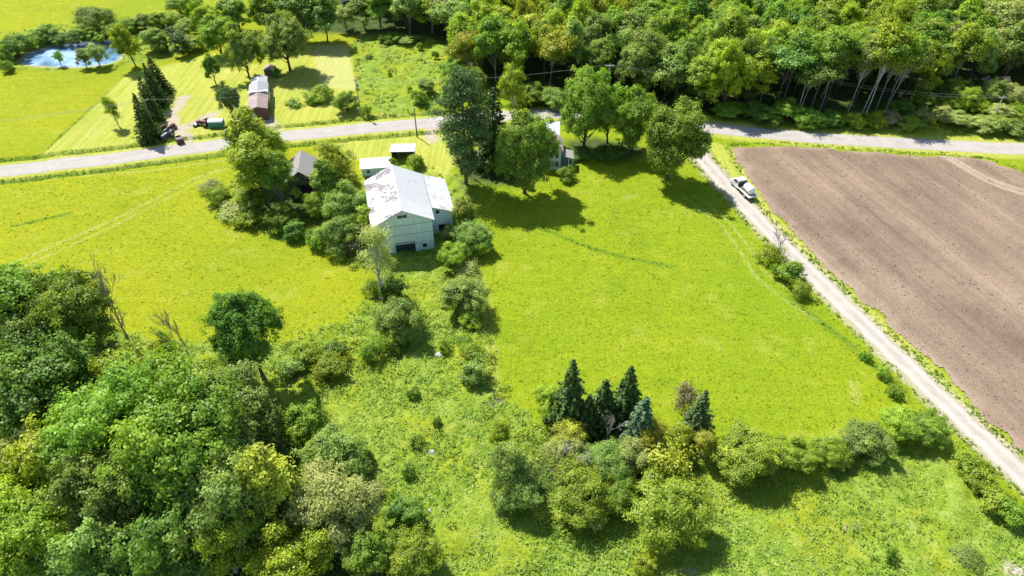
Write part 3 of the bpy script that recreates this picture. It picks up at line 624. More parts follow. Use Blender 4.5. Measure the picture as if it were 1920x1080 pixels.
# ------------------------------------------------------------------ buildings
def metal_roof(name, base, rust, amt, rib=True):
    m, n, b = new_mat(name); tc = N(n, "ShaderNodeTexCoord").outputs["Object"]
    f1 = noise_n(n, tc, .28, 3, .6); f2 = noise_n(n, tc, 1.5, 6, .75)
    k = ramp(n, mth(n, 'ADD', mth(n, 'MULTIPLY', f1, .5), mth(n, 'MULTIPLY', f2, .5)), [(amt, (0, 0, 0)), (amt + .05, (1, 1, 1))])
    c = ramp(n, f2, [(.3, tuple(x * .86 for x in base)), (.7, base)]); c = mixc(n, k, c, ramp(n, noise_n(n, tc, 4, 4), [(.35, rust), (.65, tuple(min(1, x * 1.7) for x in rust))]))
    L(n, c, b.inputs["Base Color"]); b.inputs["Roughness"].default_value = .5; b.inputs["Specular IOR Level"].default_value = .5
    bump(n, b, f2, .03); return m
def siding(name, base, dirty, scale=2.2, low=None):
    m, n, b = new_mat(name); tc = N(n, "ShaderNodeTexCoord").outputs["Object"]
    mp = N(n, "ShaderNodeMapping"); mp.inputs["Scale"].default_value = (1, 1, .12); L(n, tc, mp.inputs[0]); f = noise_n(n, mp.outputs[0], scale, 5, .7)
    L(n, ramp(n, f, [(.3, dirty), (.6, base), (.8, tuple(min(1, x * 1.08) for x in base))]), b.inputs["Base Color"]); b.inputs["Roughness"].default_value = .8
    bump(n, b, f, .03); return m
ROOFW = metal_roof("white_metal_roof", (.56, .565, .57), (.16, .09, .07), .60); ROOFRUST = metal_roof("worn_metal_roof", (.56, .56, .56), (.11, .09, .10), .50)
ROOFG = metal_roof("grey_metal_roof", (.30, .285, .275), (.26, .15, .10), .56); WHITE = siding("white_siding", (.74, .85, .86), (.56, .68, .70)); DARKIN = plain("dark_inside", (.02, .02, .025), .9)
STONE = siding("block_wall", (.62, .74, .80), (.44, .56, .62)); TRIM = plain("white_trim", (.75, .77, .78), .6); GLASS = plain("old_glass", (.03, .04, .05), .15)
WOODG = siding("weathered_boards", (.13, .12, .11), (.06, .055, .05)); REDB = siding("red_brown_boards", (.16, .07, .055), (.10, .045, .04)); BLUEW = siding("pale_blue_siding", (.52, .64, .74), (.42, .54, .64))
# big barn: local x to the right, y to the back
BW, BL, EV, RG, FD = 10.6, 15.2, 7.05, 9.75, 2.3
yaw = R_(13.4); fr = W(815, 467)
barn = empty("barn", (fr[0], fr[1], 0), yaw, "large old white barn with a rust-streaked metal roof and a lean-to on its right", "barn")
x0, x1 = -BW, 0.0; mx = (x0 + x1) / 2
q = MB(); q.prism([(x0, FD), (x0, EV), (mx, RG), (x1, EV), (x1, FD)], 'y', 0.0, BL); q.build("wall", WHITE, barn)
q = MB(); q.box((-8.85, .1, FD / 2), (3.5 - .05, .35, FD)); q.box((-1.75, .1, FD / 2), (3.5, .35, FD)); q.box((-.1, BL / 2, FD / 2), (.3, BL - .7, FD)); q.box((x0 + .15, BL / 2, FD / 2), (.3, BL - .7, FD)); q.box((mx, BL - .2, FD / 2), (BW - .6, .3, FD))
q.box((mx, .08, FD - .0), (BW + .1, .45, .16)); q.build("stone_base", STONE, barn)
q = MB(); q.box((-5.3, .62, FD / 2 - .1), (3.7, .08, FD - .2)); dr = q.build("door", plain("dark_door", (.035, .05, .06), .8), barn)
q = MB(); q.box((-5.3, .0, FD + .16), (3.7, .12, .14)); q.build("frame", WOODG, dr)
for zc in (4.3, 6.35):
    q = MB(); q.box((mx, -.03, zc), (BW - .02 if zc < 6.9 else 6, .06, .09)); q.build("trim_board", siding("seam%.0f" % zc, (.34, .42, .43), (.26, .33, .34)), barn)
q = MB()
for k in range(21): q.box((x0 + .27 + k * .505, -.012, (FD + min(EV, 7.0)) / 2 + .1), (.035, .024, EV - FD - .3))
q.build("batten", siding("batten", (.64, .76, .78), (.5, .62, .64)), barn)
ov = .45
def roof_slab(p, th=.12): s = MB(); s.slab(p, th); return s
sl = (RG - EV) / (BW / 2)
L_ = [(x0 - ov, -ov, EV - ov * sl + .14), (mx, -ov, RG + .14), (mx, BL + ov, RG + .14), (x0 - ov, BL + ov, EV - ov * sl + .14)]
rl = roof_slab(L_).build("roof", ROOFRUST, barn, label="left roof slope, white metal worn through to dark rusty patches")
R1 = [(mx, -ov, RG + .142), (x1 + ov, -ov, EV - ov * sl + .142), (x1 + ov, 4.2, EV - ov * sl + .142), (mx, 4.2, RG + .142)]
R2 = [(mx, 4.2, RG + .125), (x1 + ov, 4.2, EV - ov * sl + .125), (x1 + ov, BL + ov, EV - ov * sl + .125), (mx, BL + ov, RG + .125)]
roof_slab(R1).build("roof", ROOFW, barn); roof_slab(R2).build("roof", metal_roof("streaked_roof", (.55, .56, .57), (.30, .22, .18), .57), barn)
q = MB(); q.cyl((mx, -ov, RG + .15), (mx, BL + ov, RG + .15), .11, n=8); q.build("ridge_cap", TRIM, barn)
q = MB()
for s_, a_ in ((-1, x0 - ov), (1, x1 + ov)):
    for k in range(25):
        yy = -ov + .3 + k * .64; ze = EV - ov * sl + .16
        q.slab([(a_, yy, ze), (mx, yy, RG + .165), (mx, yy + .05, RG + .165), (a_, yy + .05, ze)][::s_], .03)
q.build("roof_rib", ROOFW, barn)
for xx in (-5.75, -4.85):
    q = MB(); q.box((xx, -.03, 8.35), (.78, .06, .62)); w_ = q.build("window", GLASS, barn)
    MB().box((xx, -.07, 8.72), (.95, .1, .1)).build("lintel", TRIM, w_); MB().box((xx, -.07, 7.99), (.95, .1, .08)).build("sill", TRIM, w_)
q = MB(); q.box((-1.75, -.09, 1.35), (.8, .06, .85)); w_ = q.build("window", GLASS, barn); MB().box((-1.75, -.14, .88), (1.0, .12, .08)).build("sill", STONE, w_); MB().box((-1.75, -.14, 1.82), (1.0, .12, .08)).build("lintel", STONE, w_)
# lean-to
ly0, ly1, lw_ = 4.5, BL + .3, 4.4
q = MB(); q.prism([(.02, 2.2), (.02, 6.55), (lw_, 5.0), (lw_, 2.2)], 'y', ly0, ly1); q.build("lean_to_wall", WHITE, barn)
q = MB(); q.box((.9, ly0 + .12, 1.1), (1.4, .24, 2.2)); q.box((3.95, ly0 + .12, 1.1), (.85, .24, 2.2)); q.box((lw_ - .14, (ly0 + ly1) / 2, 1.1), (.24, ly1 - ly0 - .5, 2.2)); q.build("lean_to_base", STONE, barn)
q = MB(); q.box((2.5, ly0 + .5, 1.05), (2.2, .1, 2.1)); q.build("doorway", DARKIN, barn)
roof_slab([(ov + .02, ly0 - ov, 6.68), (lw_ + ov, ly0 - ov, 5.02), (lw_ + ov, ly1 + ov, 5.02), (ov + .02, ly1 + ov, 6.68)], .1).build("lean_to_roof", metal_roof("lean_roof", (.53, .53, .53), (.26, .19, .16), .56), barn)
q = MB(); q.box((1.6, ly0 - .03, 5.25), (.72, .06, .8)); w_ = q.build("window", GLASS, barn); MB().box((1.6, ly0 - .07, 5.7), (.9, .1, .1)).build("lintel", TRIM, w_); MB().box((1.6, ly0 - .07, 4.8), (.9, .12, .08)).build("sill", TRIM, w_)
# small gabled/flat sheds
def gable(name, loc, rz, wd, ln, ev, rg, wall, roof, label, cat, off=0.0, oh=.3, doors=()):
    e = empty(name, (loc[0], loc[1], 0), rz, label, cat); a, b_ = -wd / 2, wd / 2; m_ = off
    MB().prism([(a, 0), (a, ev), (m_, rg), (b_, ev), (b_, 0)], 'y', 0, ln).build("wall", wall, e)
    s1 = (rg - ev) / (m_ - a); s2 = (rg - ev) / (b_ - m_)
    roof_slab([(a - oh, -oh, ev - oh * s1 + .1), (m_, -oh, rg + .1), (m_, ln + oh, rg + .1), (a - oh, ln + oh, ev - oh * s1 + .1)], .08).build("roof", roof, e)
    roof_slab([(m_, -oh, rg + .103), (b_ + oh, -oh, ev - oh * s2 + .1), (b_ + oh, ln + oh, ev - oh * s2 + .1), (m_, ln + oh, rg + .103)], .08).build("roof", roof, e)
    for (nm, x, z, ww, hh, mt) in doors: MB().box((x, -.03, z), (ww, .08, hh)).build(nm, mt, e)
    return e
# old grey barn among the trees: front gable around (568,350)
g0 = W(570, 368); gable("old_shed", g0, R_(9), 6.2, 8.2, 3.6, 6.0, WOODG, ROOFG, "dilapidated grey wooden shed with a patchy metal roof half hidden by trees", "shed", doors=[("doorway", .4, 1.4, 3.0, 2.6, DARKIN)])
# open-front shed behind barn
s0 = W(756, 303); e = empty("open_shed", (s0[0], s0[1], 0), R_(2), "small open-fronted shed with a flat white roof behind the barn", "shed")
MB().box((-2.35, 1.7, 1.2), (.15, 3.4, 2.4)).box((2.35, 1.7, 1.2), (.15, 3.4, 2.4)).box((0, 3.35, 1.2), (4.6, .12, 2.4)).build("wall", WOODG, e)
MB().box((-.8, .1, 1.15), (.16, .16, 2.3)).build("post", WOODG, e); MB().box((1.0, .1, 1.15), (.16, .16, 2.3)).build("post", WOODG, e)
roof_slab([(-2.8, -.4, 2.75), (2.8, -.4, 2.75), (2.8, 3.8, 2.35), (-2.8, 3.8, 2.35)], .14).build("roof", ROOFW, e)
s0 = W(706, 329); e = empty("low_shed", (s0[0], s0[1], 0), R_(8), "long low shed with pale blue wall and white roof just left of the barn", "shed")
MB().prism([(0, 0), (0, 1.9), (3.0, 2.3), (3.0, 0)], 'x', -3.0, 3.0).build("wall", BLUEW, e)
roof_slab([(-3.3, -.3, 2.0), (3.3, -.3, 2.0), (3.3, 3.3, 2.5), (-3.3, 3.3, 2.5)], .1).build("roof", metal_roof("low_roof", (.54, .54, .54), (.35, .25, .2), .60), e)
MB().box((-1.6, -.03, 1.1), (.7, .06, .6)).build("window", GLASS, e)
# red-brown long house across the road
r0 = W(488, 226); rz = R_(14); e = empty("long_house", (r0[0], r0[1], 0), rz, "long narrow house with red-brown front roof and grey rear roof by the road", "house")
secs = [(0.0, 8.6, 4.3, 2.9, 3.5, REDB, metal_roof("red_brown_roof", (.24, .175, .165), (.30, .18, .15), .55)), (8.6, 14.6, 4.3, 3.1, 3.75, TRIM, metal_roof("shingle_grey", (.30, .295, .31), (.2, .19, .2), .52)), (14.6, 19.0, 3.6, 2.9, 3.5, TRIM, metal_roof("pale_roof", (.38, .39, .42), (.4, .38, .38), .58))]
for a, b_, wd, ev, rg, wm, rm in secs:
    MB().prism([(-wd / 2, 0), (-wd / 2, ev), (0, rg), (wd / 2, ev), (wd / 2, 0)], 'y', a + .01, b_ - .01).build("wall", wm, e)
    q = MB(); q.slab([(-wd / 2 - .25, a, ev + .0), (0, a, rg + .1), (0, b_ - .02, rg + .1), (-wd / 2 - .25, b_ - .02, ev)], .08); q.slab([(0, a, rg + .103), (wd / 2 + .25, a, ev), (wd / 2 + .25, b_ - .02, ev), (0, b_ - .02, rg + .103)], .08); q.build("roof", rm, e)
MB().box((0, 8.6, 3.62), (4.9, .5, .22)).build("roof_strip", TRIM, e)
d_ = MB().box((-1.3, -.05, 1.1), (.95, .1, 2.1)).build("door", TRIM, e); MB().cyl((-1.0, -.14, 1.1), (-1.0, -.09, 1.1), .05).build("handle", DARKIN, d_)
for yy in (3, 6, 11, 13, 16.5): MB().box((2.17 if yy < 8 else 2.17 if yy < 14.6 else 1.82, yy, 1.8), (.06, 1.1, .8)).build("window", GLASS, e)
MB().box((-2.4, 3.8, 1.7), (.08, 1.2, .9)).build("awning", plain("teal_awning", (.25, .60, .52)), e)
# farmhouse between the maples
f0 = W(1049, 318); rz = R_(-4); e = empty("farmhouse", (f0[0], f0[1], 0), rz, "pale blue two-storey farmhouse with porch, mostly hidden by the round maple", "house")
MB().prism([(-5.0, 0), (-5.0, 4.2), (-1.9, 6.1), (.2, 4.5), (.2, 0)], 'y', 0, 5.6).build("wall", BLUEW, e)
rf = metal_roof("farm_roof", (.42, .36, .33), (.36, .26, .22), .55)
o1 = roof_slab([(-5.3, -.3, 4.1), (-1.9, -.3, 6.25), (-1.9, 5.8, 6.25), (-5.3, 5.8, 4.1)], .1).build("roof", metal_roof("farm_roof_pale", (.38, .38, .40), (.3, .22, .2), .56), e)
o2 = roof_slab([(-1.9, -.3, 6.253), (.6, -.3, 4.35), (.6, 5.8, 4.35), (-1.9, 5.8, 6.253)], .1).build("roof", rf, e)
MB().box((-1.2, 1.6, 6.3), (.55, .55, 1.9)).box((-1.2, 1.6, 7.3), (.7, .7, .16)).build("chimney", plain("brick_dark", (.10, .06, .05)), o2)
MB().box((-3.6, 3.6, 5.9), (.5, .5, 1.3)).build("chimney", plain("brick_dark", (.10, .06, .05)), o1)
MB().prism([(-3.3, 0), (-3.3, 4.7), (-.6, 5.0), (-.6, 0)], 'y', 6.2, 12.0).build("rear_wall", TRIM, e)
roof_slab([(-3.7, 5.9, 4.9), (-.3, 5.9, 5.2), (-.3, 12.3, 5.2), (-3.7, 12.3, 4.9)], .1).build("rear_roof", metal_roof("rear_roof", (.38, .41, .47), (.5, .5, .55), .6), e)
MB().box((1.4, 2.0, 1.35), (2.2, 2.4, 2.7)).build("porch_wall", plain("porch_dark", (.10, .16, .22)), e)
roof_slab([(.25, .1, 3.4), (2.9, .1, 2.75), (2.9, 3.6, 2.75), (.25, 3.6, 3.4)], .1).build("porch_roof", ROOFG, e)
MB().box((2.75, .3, 1.35), (.14, .14, 2.6)).build("porch_post", TRIM, e); MB().box((1.9, .3, 1.35), (.14, .14, 2.6)).build("porch_post", TRIM, e); MB().box((2.325, .3, 1.0), (.7, .06, .08)).build("porch_rail", TRIM, e)
for xx, zz_ in ((-.7, 3.4), (-.7, 1.4)): MB().box((xx, -.03, zz_), (.7, .06, 1.1)).build("window", GLASS, e)
# roofs glimpsed between far trees
s0 = W(506, 142); gable("garden_shed", s0, R_(5), 2.6, 2.4, 1.6, 2.1, WOODG, metal_roof("brown_roof", (.40, .30, .26), (.2, .14, .12), .6), "tiny brown-roofed garden shed under the big spreading tree", "shed")
s0 = W(657, 24); gable("far_shed", s0, R_(8), 4.0, 5.0, 3.4, 4.2, WOODG, metal_roof("blue_grey_roof", (.24, .28, .33), (.16, .18, .2), .6), "dark grey-roofed shed in the gap between the far trees", "shed")
# ------------------------------------------------------------------ truck
WHT = plain("white_paint", (.78, .78, .76), .35, var=.04); BLK = plain("black_rubber", (.025, .025, .027), .8); STL = plain("grey_steel", (.32, .32, .33), .5, .4); BEDW = plain("bed_planks", (.50, .40, .33), .8); TYR = BLK
def wheel(parent, x, y, r, wd, rim=WHT, axis='x'):
    w_ = MB().cyl((x - wd / 2, y, r), (x + wd / 2, y, r), r, n=20).build("wheel", BLK, parent, bevel=.03)
    s = 1 if x > 0 else -1; MB().cyl((x + s * (wd / 2 - .02), y, r), (x + s * (wd / 2 + .03), y, r), r * .55, r * .45, n=16).build("rim", rim, w_)
t0 = W(1394, 361); th = math.atan2(.303, .953)
tr = empty("flatbed_truck", (t0[0], t0[1], 0), th, "white flatbed truck parked on the grass between the lane and the ploughed field", "truck")
MB().prism([(1.15, .5), (1.15, 2.25), (1.35, 2.4), (2.35, 2.36), (2.85, 1.55), (3.85, 1.32), (3.95, 1.1), (3.95, .5)], 'x', -.98, .98).build("cab", WHT, tr, bevel=.05)
MB().slab([(-.82, 2.42, 2.30), (.82, 2.42, 2.30), (.88, 2.86, 1.62), (-.88, 2.86, 1.62)][::-1], .03).build("windscreen", GLASS, tr)
for s in (-1, 1):
    MB().prism([(1.4, 1.5), (1.45, 2.2), (2.3, 2.2), (2.7, 1.55)], 'x', s * .985, s * 1.0).build("window", GLASS, tr)
    d_ = MB().box((s * 1.12, 2.6, 1.75), (.2, .1, .32)).build("mirror", BLK, tr)
    MB().box((s * .72, 3.97, .95), (.3, .05, .2)).build("headlight", plain("lamp_glass", (.8, .8, .75), .1), tr)
    wheel(tr, s * .88, 3.2, .43, .28); wheel(tr, s * .86, -1.75, .43, .42)
MB().box((0, 3.96, .95), (1.05, .05, .32)).build("grille", BLK, tr); MB().box((0, 4.05, .58), (1.95, .16, .22)).build("bumper", STL, tr)
MB().box((0, .9, 1.35), (1.95, .06, 1.5)).build("headboard", plain("headboard", (.03, .03, .04), .7), tr)
MB().box((0, .2, .72), (.8, 6.2, .22)).build("chassis", BLK, tr)
MB().box((0, -1.15, .95), (2.1, 4.3, .1)).build("bed", BEDW, tr)
q = MB()
for s in (-1, 1): q.box((s * 1.08, -1.15, 1.0), (.12, 4.4, .2))
q.box((0, -3.36, 1.0), (2.28, .12, .2)); q.build("bed_rail", WHT, tr)
MB().box((.2, .35, 1.2), (1.5, .75, .45)).build("toolbox", plain("dark_box", (.07, .06, .08)), tr)
q = MB(); q.box((-.62, -.1, 1.18), (.35, .5, .36)); q.cyl((-.62, -.1, 1.36), (-.62, -.1, 1.5), .12); q.build("pump", STL, tr)
# tank on its bed
tk_ = empty("liquid_tank", (t0[0] - sin(th) * -1.35 , t0[1] - cos(th) * 1.35, 1.0), th, "white plastic water tank lying on the truck's flat bed", "tank")
tk_.location = (t0[0] + 1.45 * sin(th), t0[1] - 1.45 * cos(th), 1.0)
TANK = plain("white_poly", (.80, .84, .86), .35, var=.03)
q = MB(); prev = None; prof = [(-1.25, .35), (-1.2, .62), (-1.0, .78), (-.62, .8), (-.58, .76), (-.5, .8), (-.05, .8), (0, .76), (.05, .8), (.5, .8), (.58, .76), (.62, .8), (1.0, .78), (1.2, .62), (1.25, .35)]
vs, fs = [], []
for a, r in prof:
    for i in range(24): vs.append((r * cos(i * pi / 12), a, .9 + r * sin(i * pi / 12)))
for k in range(len(prof) - 1):
    for i in range(24): fs.append((k * 24 + i, k * 24 + (i + 1) % 24, (k + 1) * 24 + (i + 1) % 24, (k + 1) * 24 + i))
fs += [tuple(range(23, -1, -1)), tuple((len(prof) - 1) * 24 + i for i in range(24))]
q.add(vs, fs); o = q.build("body", TANK, tk_)
for p_ in o.data.polygons: p_.use_smooth = True
MB().cyl((0, .1, 1.66), (0, .1, 1.82), .24, .22, 16).build("lid", plain("lid_grey", (.55, .57, .6)), tk_)
MB().box((0, -.8, .12), (1.3, .14, .24)).build("cradle", STL, tk_); MB().box((0, .8, .12), (1.3, .14, .24)).build("cradle", STL, tk_)
# ------------------------------------------------------------------ tractors and yard machines
def tractor(loc, rz, col, label):
    e = empty("tractor", (loc[0], loc[1], 0), rz, label, "tractor"); c = plain("tractor_paint", col, .45)
    MB().prism([(-.1, .7), (-.1, 1.35), (1.6, 1.25), (1.75, 1.1), (1.75, .7)], 'x', -.32, .32).build("hood", c, e, bevel=.04)
    MB().box((0, -.45, .85), (.5, 1.1, .5)).build("gearbox", c, e)
    for s in (-1, 1):
        wheel(e, s * .82, -.65, .78, .4, STL); wheel(e, s * .6, 1.35, .42, .22, STL)
        MB().prism([(-1.35, 1.15), (-1.1, 1.62), (-.3, 1.62), (-.05, 1.2), (-.05, 1.14), (-.35, 1.55), (-1.05, 1.55), (-1.28, 1.1)], 'x', s * .6, s * 1.02).build("mudguard", c, e)
    MB().box((0, -.7, 1.25), (.45, .45, .1)).box((0, -.93, 1.5), (.45, .08, .4)).build("seat", BLK, e)
    q = MB(); q.cyl((0, -.1, 1.3), (0, -.3, 1.6), .02); q.cyl((0, -.3, 1.6), (0, -.32, 1.63), .2, n=16); q.build("steering_wheel", BLK, e)
    MB().cyl((.0, 1.0, 1.25), (.0, 1.0, 1.95), .04).build("exhaust", STL, e)
    MB().box((0, .2, .65), (.3, 3.0, .2)).box((0, 1.35, .42), (1.1, .12, .12)).build("axle", BLK, e); return e
tractor(W(319, 245), R_(-25), (.16, .05, .06), "dark maroon tractor, the rear one of the two beside the spruce row")
tractor(W(315, 258), R_(160), (.10, .12, .17), "dark blue-grey tractor, nearer the road, beside the spruce row")
tractor(W(384, 235), R_(80), (.20, .03, .035), "small red tractor standing beside the teal container")
e = empty("utility_cart", (*W(338, 267), 0), R_(35), "small dark utility cart with a maroon box at the road's edge", "cart")
MB().prism([(-1.0, .55), (-1.1, 1.35), (.5, 1.35), (.45, .55)], 'x', -.7, .7).build("box", plain("maroon", (.09, .05, .06)), e, bevel=.04); MB().prism([(.5, .5), (.5, 1.0), (1.3, .85), (1.35, .5)], 'x', -.6, .6).build("hood", plain("gunmetal", (.2, .22, .25), .4), e, bevel=.03)
MB().box((0, .25, 1.5), (1.0, .06, .3)).build("windscreen", GLASS, e)
for s in (-1, 1):
    wheel(e, s * .68, -.6, .36, .26, STL); wheel(e, s * .66, .95, .34, .24, STL)
e = empty("drawbar_trailer", (*W(368, 236), 0), R_(80), "pale metal implement with a long drawbar left of the red tractor", "implement")
MB().box((0, 0, .5), (1.3, .9, .12)).box((0, 1.5, .45), (.1, 2.2, .1)).box((.5, .2, .8), (.1, .1, .6)).box((-.5, .2, .8), (.1, .1, .6)).build("frame", plain("pale_steel", (.5, .5, .48)), e)
for s in (-1, 1): wheel(e, s * .75, 0, .36, .2, STL)
e = empty("storage_container", (*W(406, 241), 0), R_(4), "teal storage container with rounded white top beside the roadside trees", "container")
TEAL = plain("teal_paint", (.03, .20, .17), .5)
MB().box((0, .9, .85), (3.4, 1.8, 1.5)).build("body", TEAL, e, bevel=.12)
MB().prism([(-.05, 1.55), (.2, 1.85), (.9, 2.0), (1.6, 1.85), (1.85, 1.55)], 'x', -1.72, 1.72).build("top", plain("white_top", (.55, .58, .58), .4), e)
MB().box((0, .9, .08), (3.0, 1.4, .16)).build("skid", BLK, e)
for xx in (-.9, .9): MB().box((xx, -.03, .85), (.08, .06, 1.3)).build("rib", plain("teal_dark", (.02, .14, .12)), e)
# ------------------------------------------------------------------ poles and wires
PW = bark_mat("pole_wood", (.30, .27, .24)); POLES = {}
def pole(key, u, vb, vt, label, cross=2.4, rz=0.0, col=None, tf=False):
    x, y = W(u, vb); h = height_at(u, vb, vt); e = empty("utility_pole", (x, y, 0), rz, label, "pole")
    MB().cyl((0, 0, 0), (0, 0, h), .16, .10, 10).build("pole", col or PW, e)
    if cross:
        MB().box((0, .12, h - .5), (cross, .1, .12)).build("crossarm", col or PW, e)
        for s in (-1, 1): MB().cyl((s * cross * .42, .12, h - .44), (s * cross * .42, .12, h - .25), .05).build("insulator", TRIM, e)
    if tf: MB().cyl((.32, 0, h - 2.0), (.32, 0, h - 1.1), .25, n=14).build("transformer", STL, e, bevel=.03)
    POLES[key] = (x, y, h - .25); return e
PALE = bark_mat("pole_pale", (.62, .60, .56)); DKP = bark_mat("pole_dark", (.14, .11, .09))
pole('a', 296, 258, 186, "weathered utility pole with crossarm in front of the spruce row", rz=R_(60))
pole('c', 677, 216, 148, "utility pole with a transformer at the corner of the far meadow", 1.2, tf=True)
pole('b', 782, 257, 205, "dark bare pole standing on the near road verge", 0, col=DKP)
pole('y', 888, 335, 289, "short silvery post on the lawn beside the big pine", 0, col=PALE)
pole('d', 1136, 200, 120, "pale utility pole rising behind the two dark maples", 2.0, col=PALE)
pole('e', 1497, 205, 142, "pale utility pole at the wood edge beside the leaning trunks", .9, col=PALE)
POLES['f'] = (W(1850, 225)[0], W(1850, 225)[1], 8.0); POLES['z'] = (-150, 128, 9.5)
pole('f', 1858, 228, 180, "utility pole in the roadside scrub at the far right", 1.6, col=PALE)
WIRE = plain("wire", (.32, .34, .32), .5)
def wire(a, b_, off, label, sag=1.2):
    p0 = np.array(POLES[a]) + np.array([0, off, 0]); p1 = np.array(POLES[b_]) + np.array([0, off, 0]); t = np.linspace(0, 1, 24)[:, None]
    p = p0 + (p1 - p0) * t; p[:, 2:3] -= sag * 4 * t * (1 - t); v, f = tube(p, np.full(24, .022), 5)
    tag(link(bpy.data.objects.new("overhead_wire", mesh_np("overhead_wire", v, f, [WIRE]))), label, "wire")
wire('a', 'z', .5, "overhead wire running left from the pole by the spruces, far strand"); wire('a', 'z', -.5, "overhead wire running left from the pole by the spruces, near strand")
wire('a', 'c', .4, "overhead wire between the spruce-row pole and the transformer pole", 1.5)
wire('c', 'd', .4, "overhead wire from the transformer pole towards the dark maples", 1.6)
wire('d', 'e', .5, "upper overhead wire crossing the front of the wood", 1.2); wire('d', 'e', -.5, "lower overhead wire crossing the front of the wood", 1.4)
wire('e', 'f', .5, "upper overhead wire crossing in front of the leaning trunks", 1.2); wire('e', 'f', -.5, "lower overhead wire crossing in front of the leaning trunks", 1.4)
def post(u, v, h, label):
    MBo = MB(); MBo.cyl((0, 0, 0), (.06, 0, h), .07, .06, 8); MBo.cyl((.06, 0, h), (.06, 0, h + .05), .06, .02, 8); o = MBo.build("marker_post", DKP)
    o.location = (*W(u, v), 0); tag(o, label, "post")
post(1272, 435, 1.3, "short dark marker post alone in the green field below the lane tree")
post(987, 433, .5, "tiny dark stump in the green field right of the barn")
ROCK = plain("pale_rock", (.40, .39, .36), .9, var=.2, scale=1.5)
def rock(u, v, r, label):
    import bmesh
    bm = bmesh.new(); bmesh.ops.create_icosphere(bm, subdivisions=3, radius=1)
    for q_ in bm.verts:
        k = 1 + .35 * (float(vnoise(q_.co.x * 3 + u, q_.co.y * 3 + q_.co.z * 2, 1.3, 4)) - .5); q_.co = Vector((q_.co.x * r * k * 1.25, q_.co.y * r * k, q_.co.z * r * .75 * k + r * .35))
    me = bpy.data.meshes.new("rock"); bm.to_mesh(me); bm.free(); me.materials.append(ROCK); o = link(bpy.data.objects.new("rock", me)); o.location = (*W(u, v), -.05); tag(o, label, "rock")
rock(822, 667, .55, "round white boulder beside a small round bush in the rough meadow"); rock(810, 849, .42, "flat pale rock in the middle of the foreground meadow"); rock(805, 958, .28, "small pale rock, the nearest one in the foreground meadow")
# ------------------------------------------------------------------ plants placed one by one
GW = "broadleaf trees of the wood at the lower left"
for k, mt, u, v, wd, h, lb in [
    ('maple', 'mid', 55, 575, 190, 16, "green maple at the left edge, topmost of the lower-left wood"),
    ('maple', 'mid', 135, 592, 165, 16, "rounded green maple at the top of the lower-left wood beside the tall bare tree"),
    ('maple', 'dark', 60, 715, 230, 15, "dark green maple at the left frame edge below the topmost maple"),
    ('round', 'lime', 235, 712, 120, 10, "yellow-green tree between the dark left maple and the olive dome tree"),
    ('round', 'mid', 320, 715, 120, 12, "mid-green tree just left of the olive dome-shaped tree"),
    ('dome', 'olive', 428, 768, 185, 14, "large olive-green dome-shaped tree below the lone dark maple"),
    ('maple', 'mid', 200, 810, 240, 19, "huge bright maple crown left of centre in the lower-left wood"),
    ('maple', 'mid', 345, 840, 250, 20, "huge deep-green maple crown in the middle of the lower-left wood"),
    ('maple', 'olive', 400, 940, 200, 16, "shaded olive maple below the huge middle crown"),
    ('round', 'lime', 95, 890, 170, 15, "yellow-green tree on the flank left of the huge bright maple"),
    ('maple', 'olive', 215, 945, 200, 16, "greyish-green tree under the huge bright maple"),
    ('round', 'dark', 300, 1040, 170, 14, "dark tree at the bottom edge left of the bright yellow-green one"),
    ('maple', 'hedge', 60, 1010, 200, 14, "fresh-green tree in the bottom-left corner of the photo"),
    ('round', 'olive', 170, 1060, 150, 12, "olive tree at the bottom edge right of the corner tree"),
    ('round', 'grey', 15, 860, 90, 10, "pale tree cut by the left frame edge under the dark maple"),
    ('column', 'gold', 512, 905, 110, 17, "narrow golden-topped tree right of the huge maple crown"),
    ('round', 'mid', 572, 795, 95, 8, "small round green tree in the shadow edge of the lone dark maple"),
    ('willow', 'olive', 625, 860, 130, 8, "low pale olive willow right of the golden-topped tree"),
    ('willow', 'grey', 640, 955, 165, 11, "wide grey-green willow at the right side of the lower-left wood"),
    ('airy', 'lime', 415, 1020, 120, 12, "bright yellow-green tree at the bottom below the huge crowns"),
    ('willow', 'lime', 545, 1050, 180, 9, "yellow-green willow on the bottom edge below the golden-topped tree"),
    ('round', 'dark', 760, 965, 75, 5, "dark bushy tree right of the wide grey-green willow"),
    ('willow', 'hedge', 775, 1040, 110, 6, "green shrubby tree on the bottom edge right of the willows"),
    ('round', 'mid', 690, 1040, 90, 7, "leafy tree at the bottom between the willows and the green shrubby tree"),
    ('round', 'dark', 40, 650, 150, 14, "dark tree tucked between the two left-edge maples"),
    ('round', 'mid', 470, 1000, 100, 12, "green tree under the golden-topped tree"),
]: TC(k, mt, u, v, wd, h, lb, group=GW)
TB('lone', 'dark', 497, 712, 548, 146, "lone round dark green maple standing right of the lower-left wood")
TB('bare', 'mid', 246, 650, 485, 80, "tall leafless tree with several stems beside the topmost left maples", var=0)
TB('bare', 'mid', 255, 670, 560, 50, "shorter leafless stem just right of the tall leafless tree", var=1)
TB('bare', 'mid', 364, 690, 545, 60, "slim leafless sapling left of the lone dark maple", var=1)
TC('twiggy', 'lime', 300, 655, 60, 3.5, "thin yellow-green shrub between the two leafless trees"); TC('twiggy', 'lime', 385, 690, 55, 3, "thin yellow-green shrub at the foot of the slim leafless sapling")
TC('airy', 'lime', 310, 640, 34, 5, "narrow light green sapling at the field edge between the leafless trees")
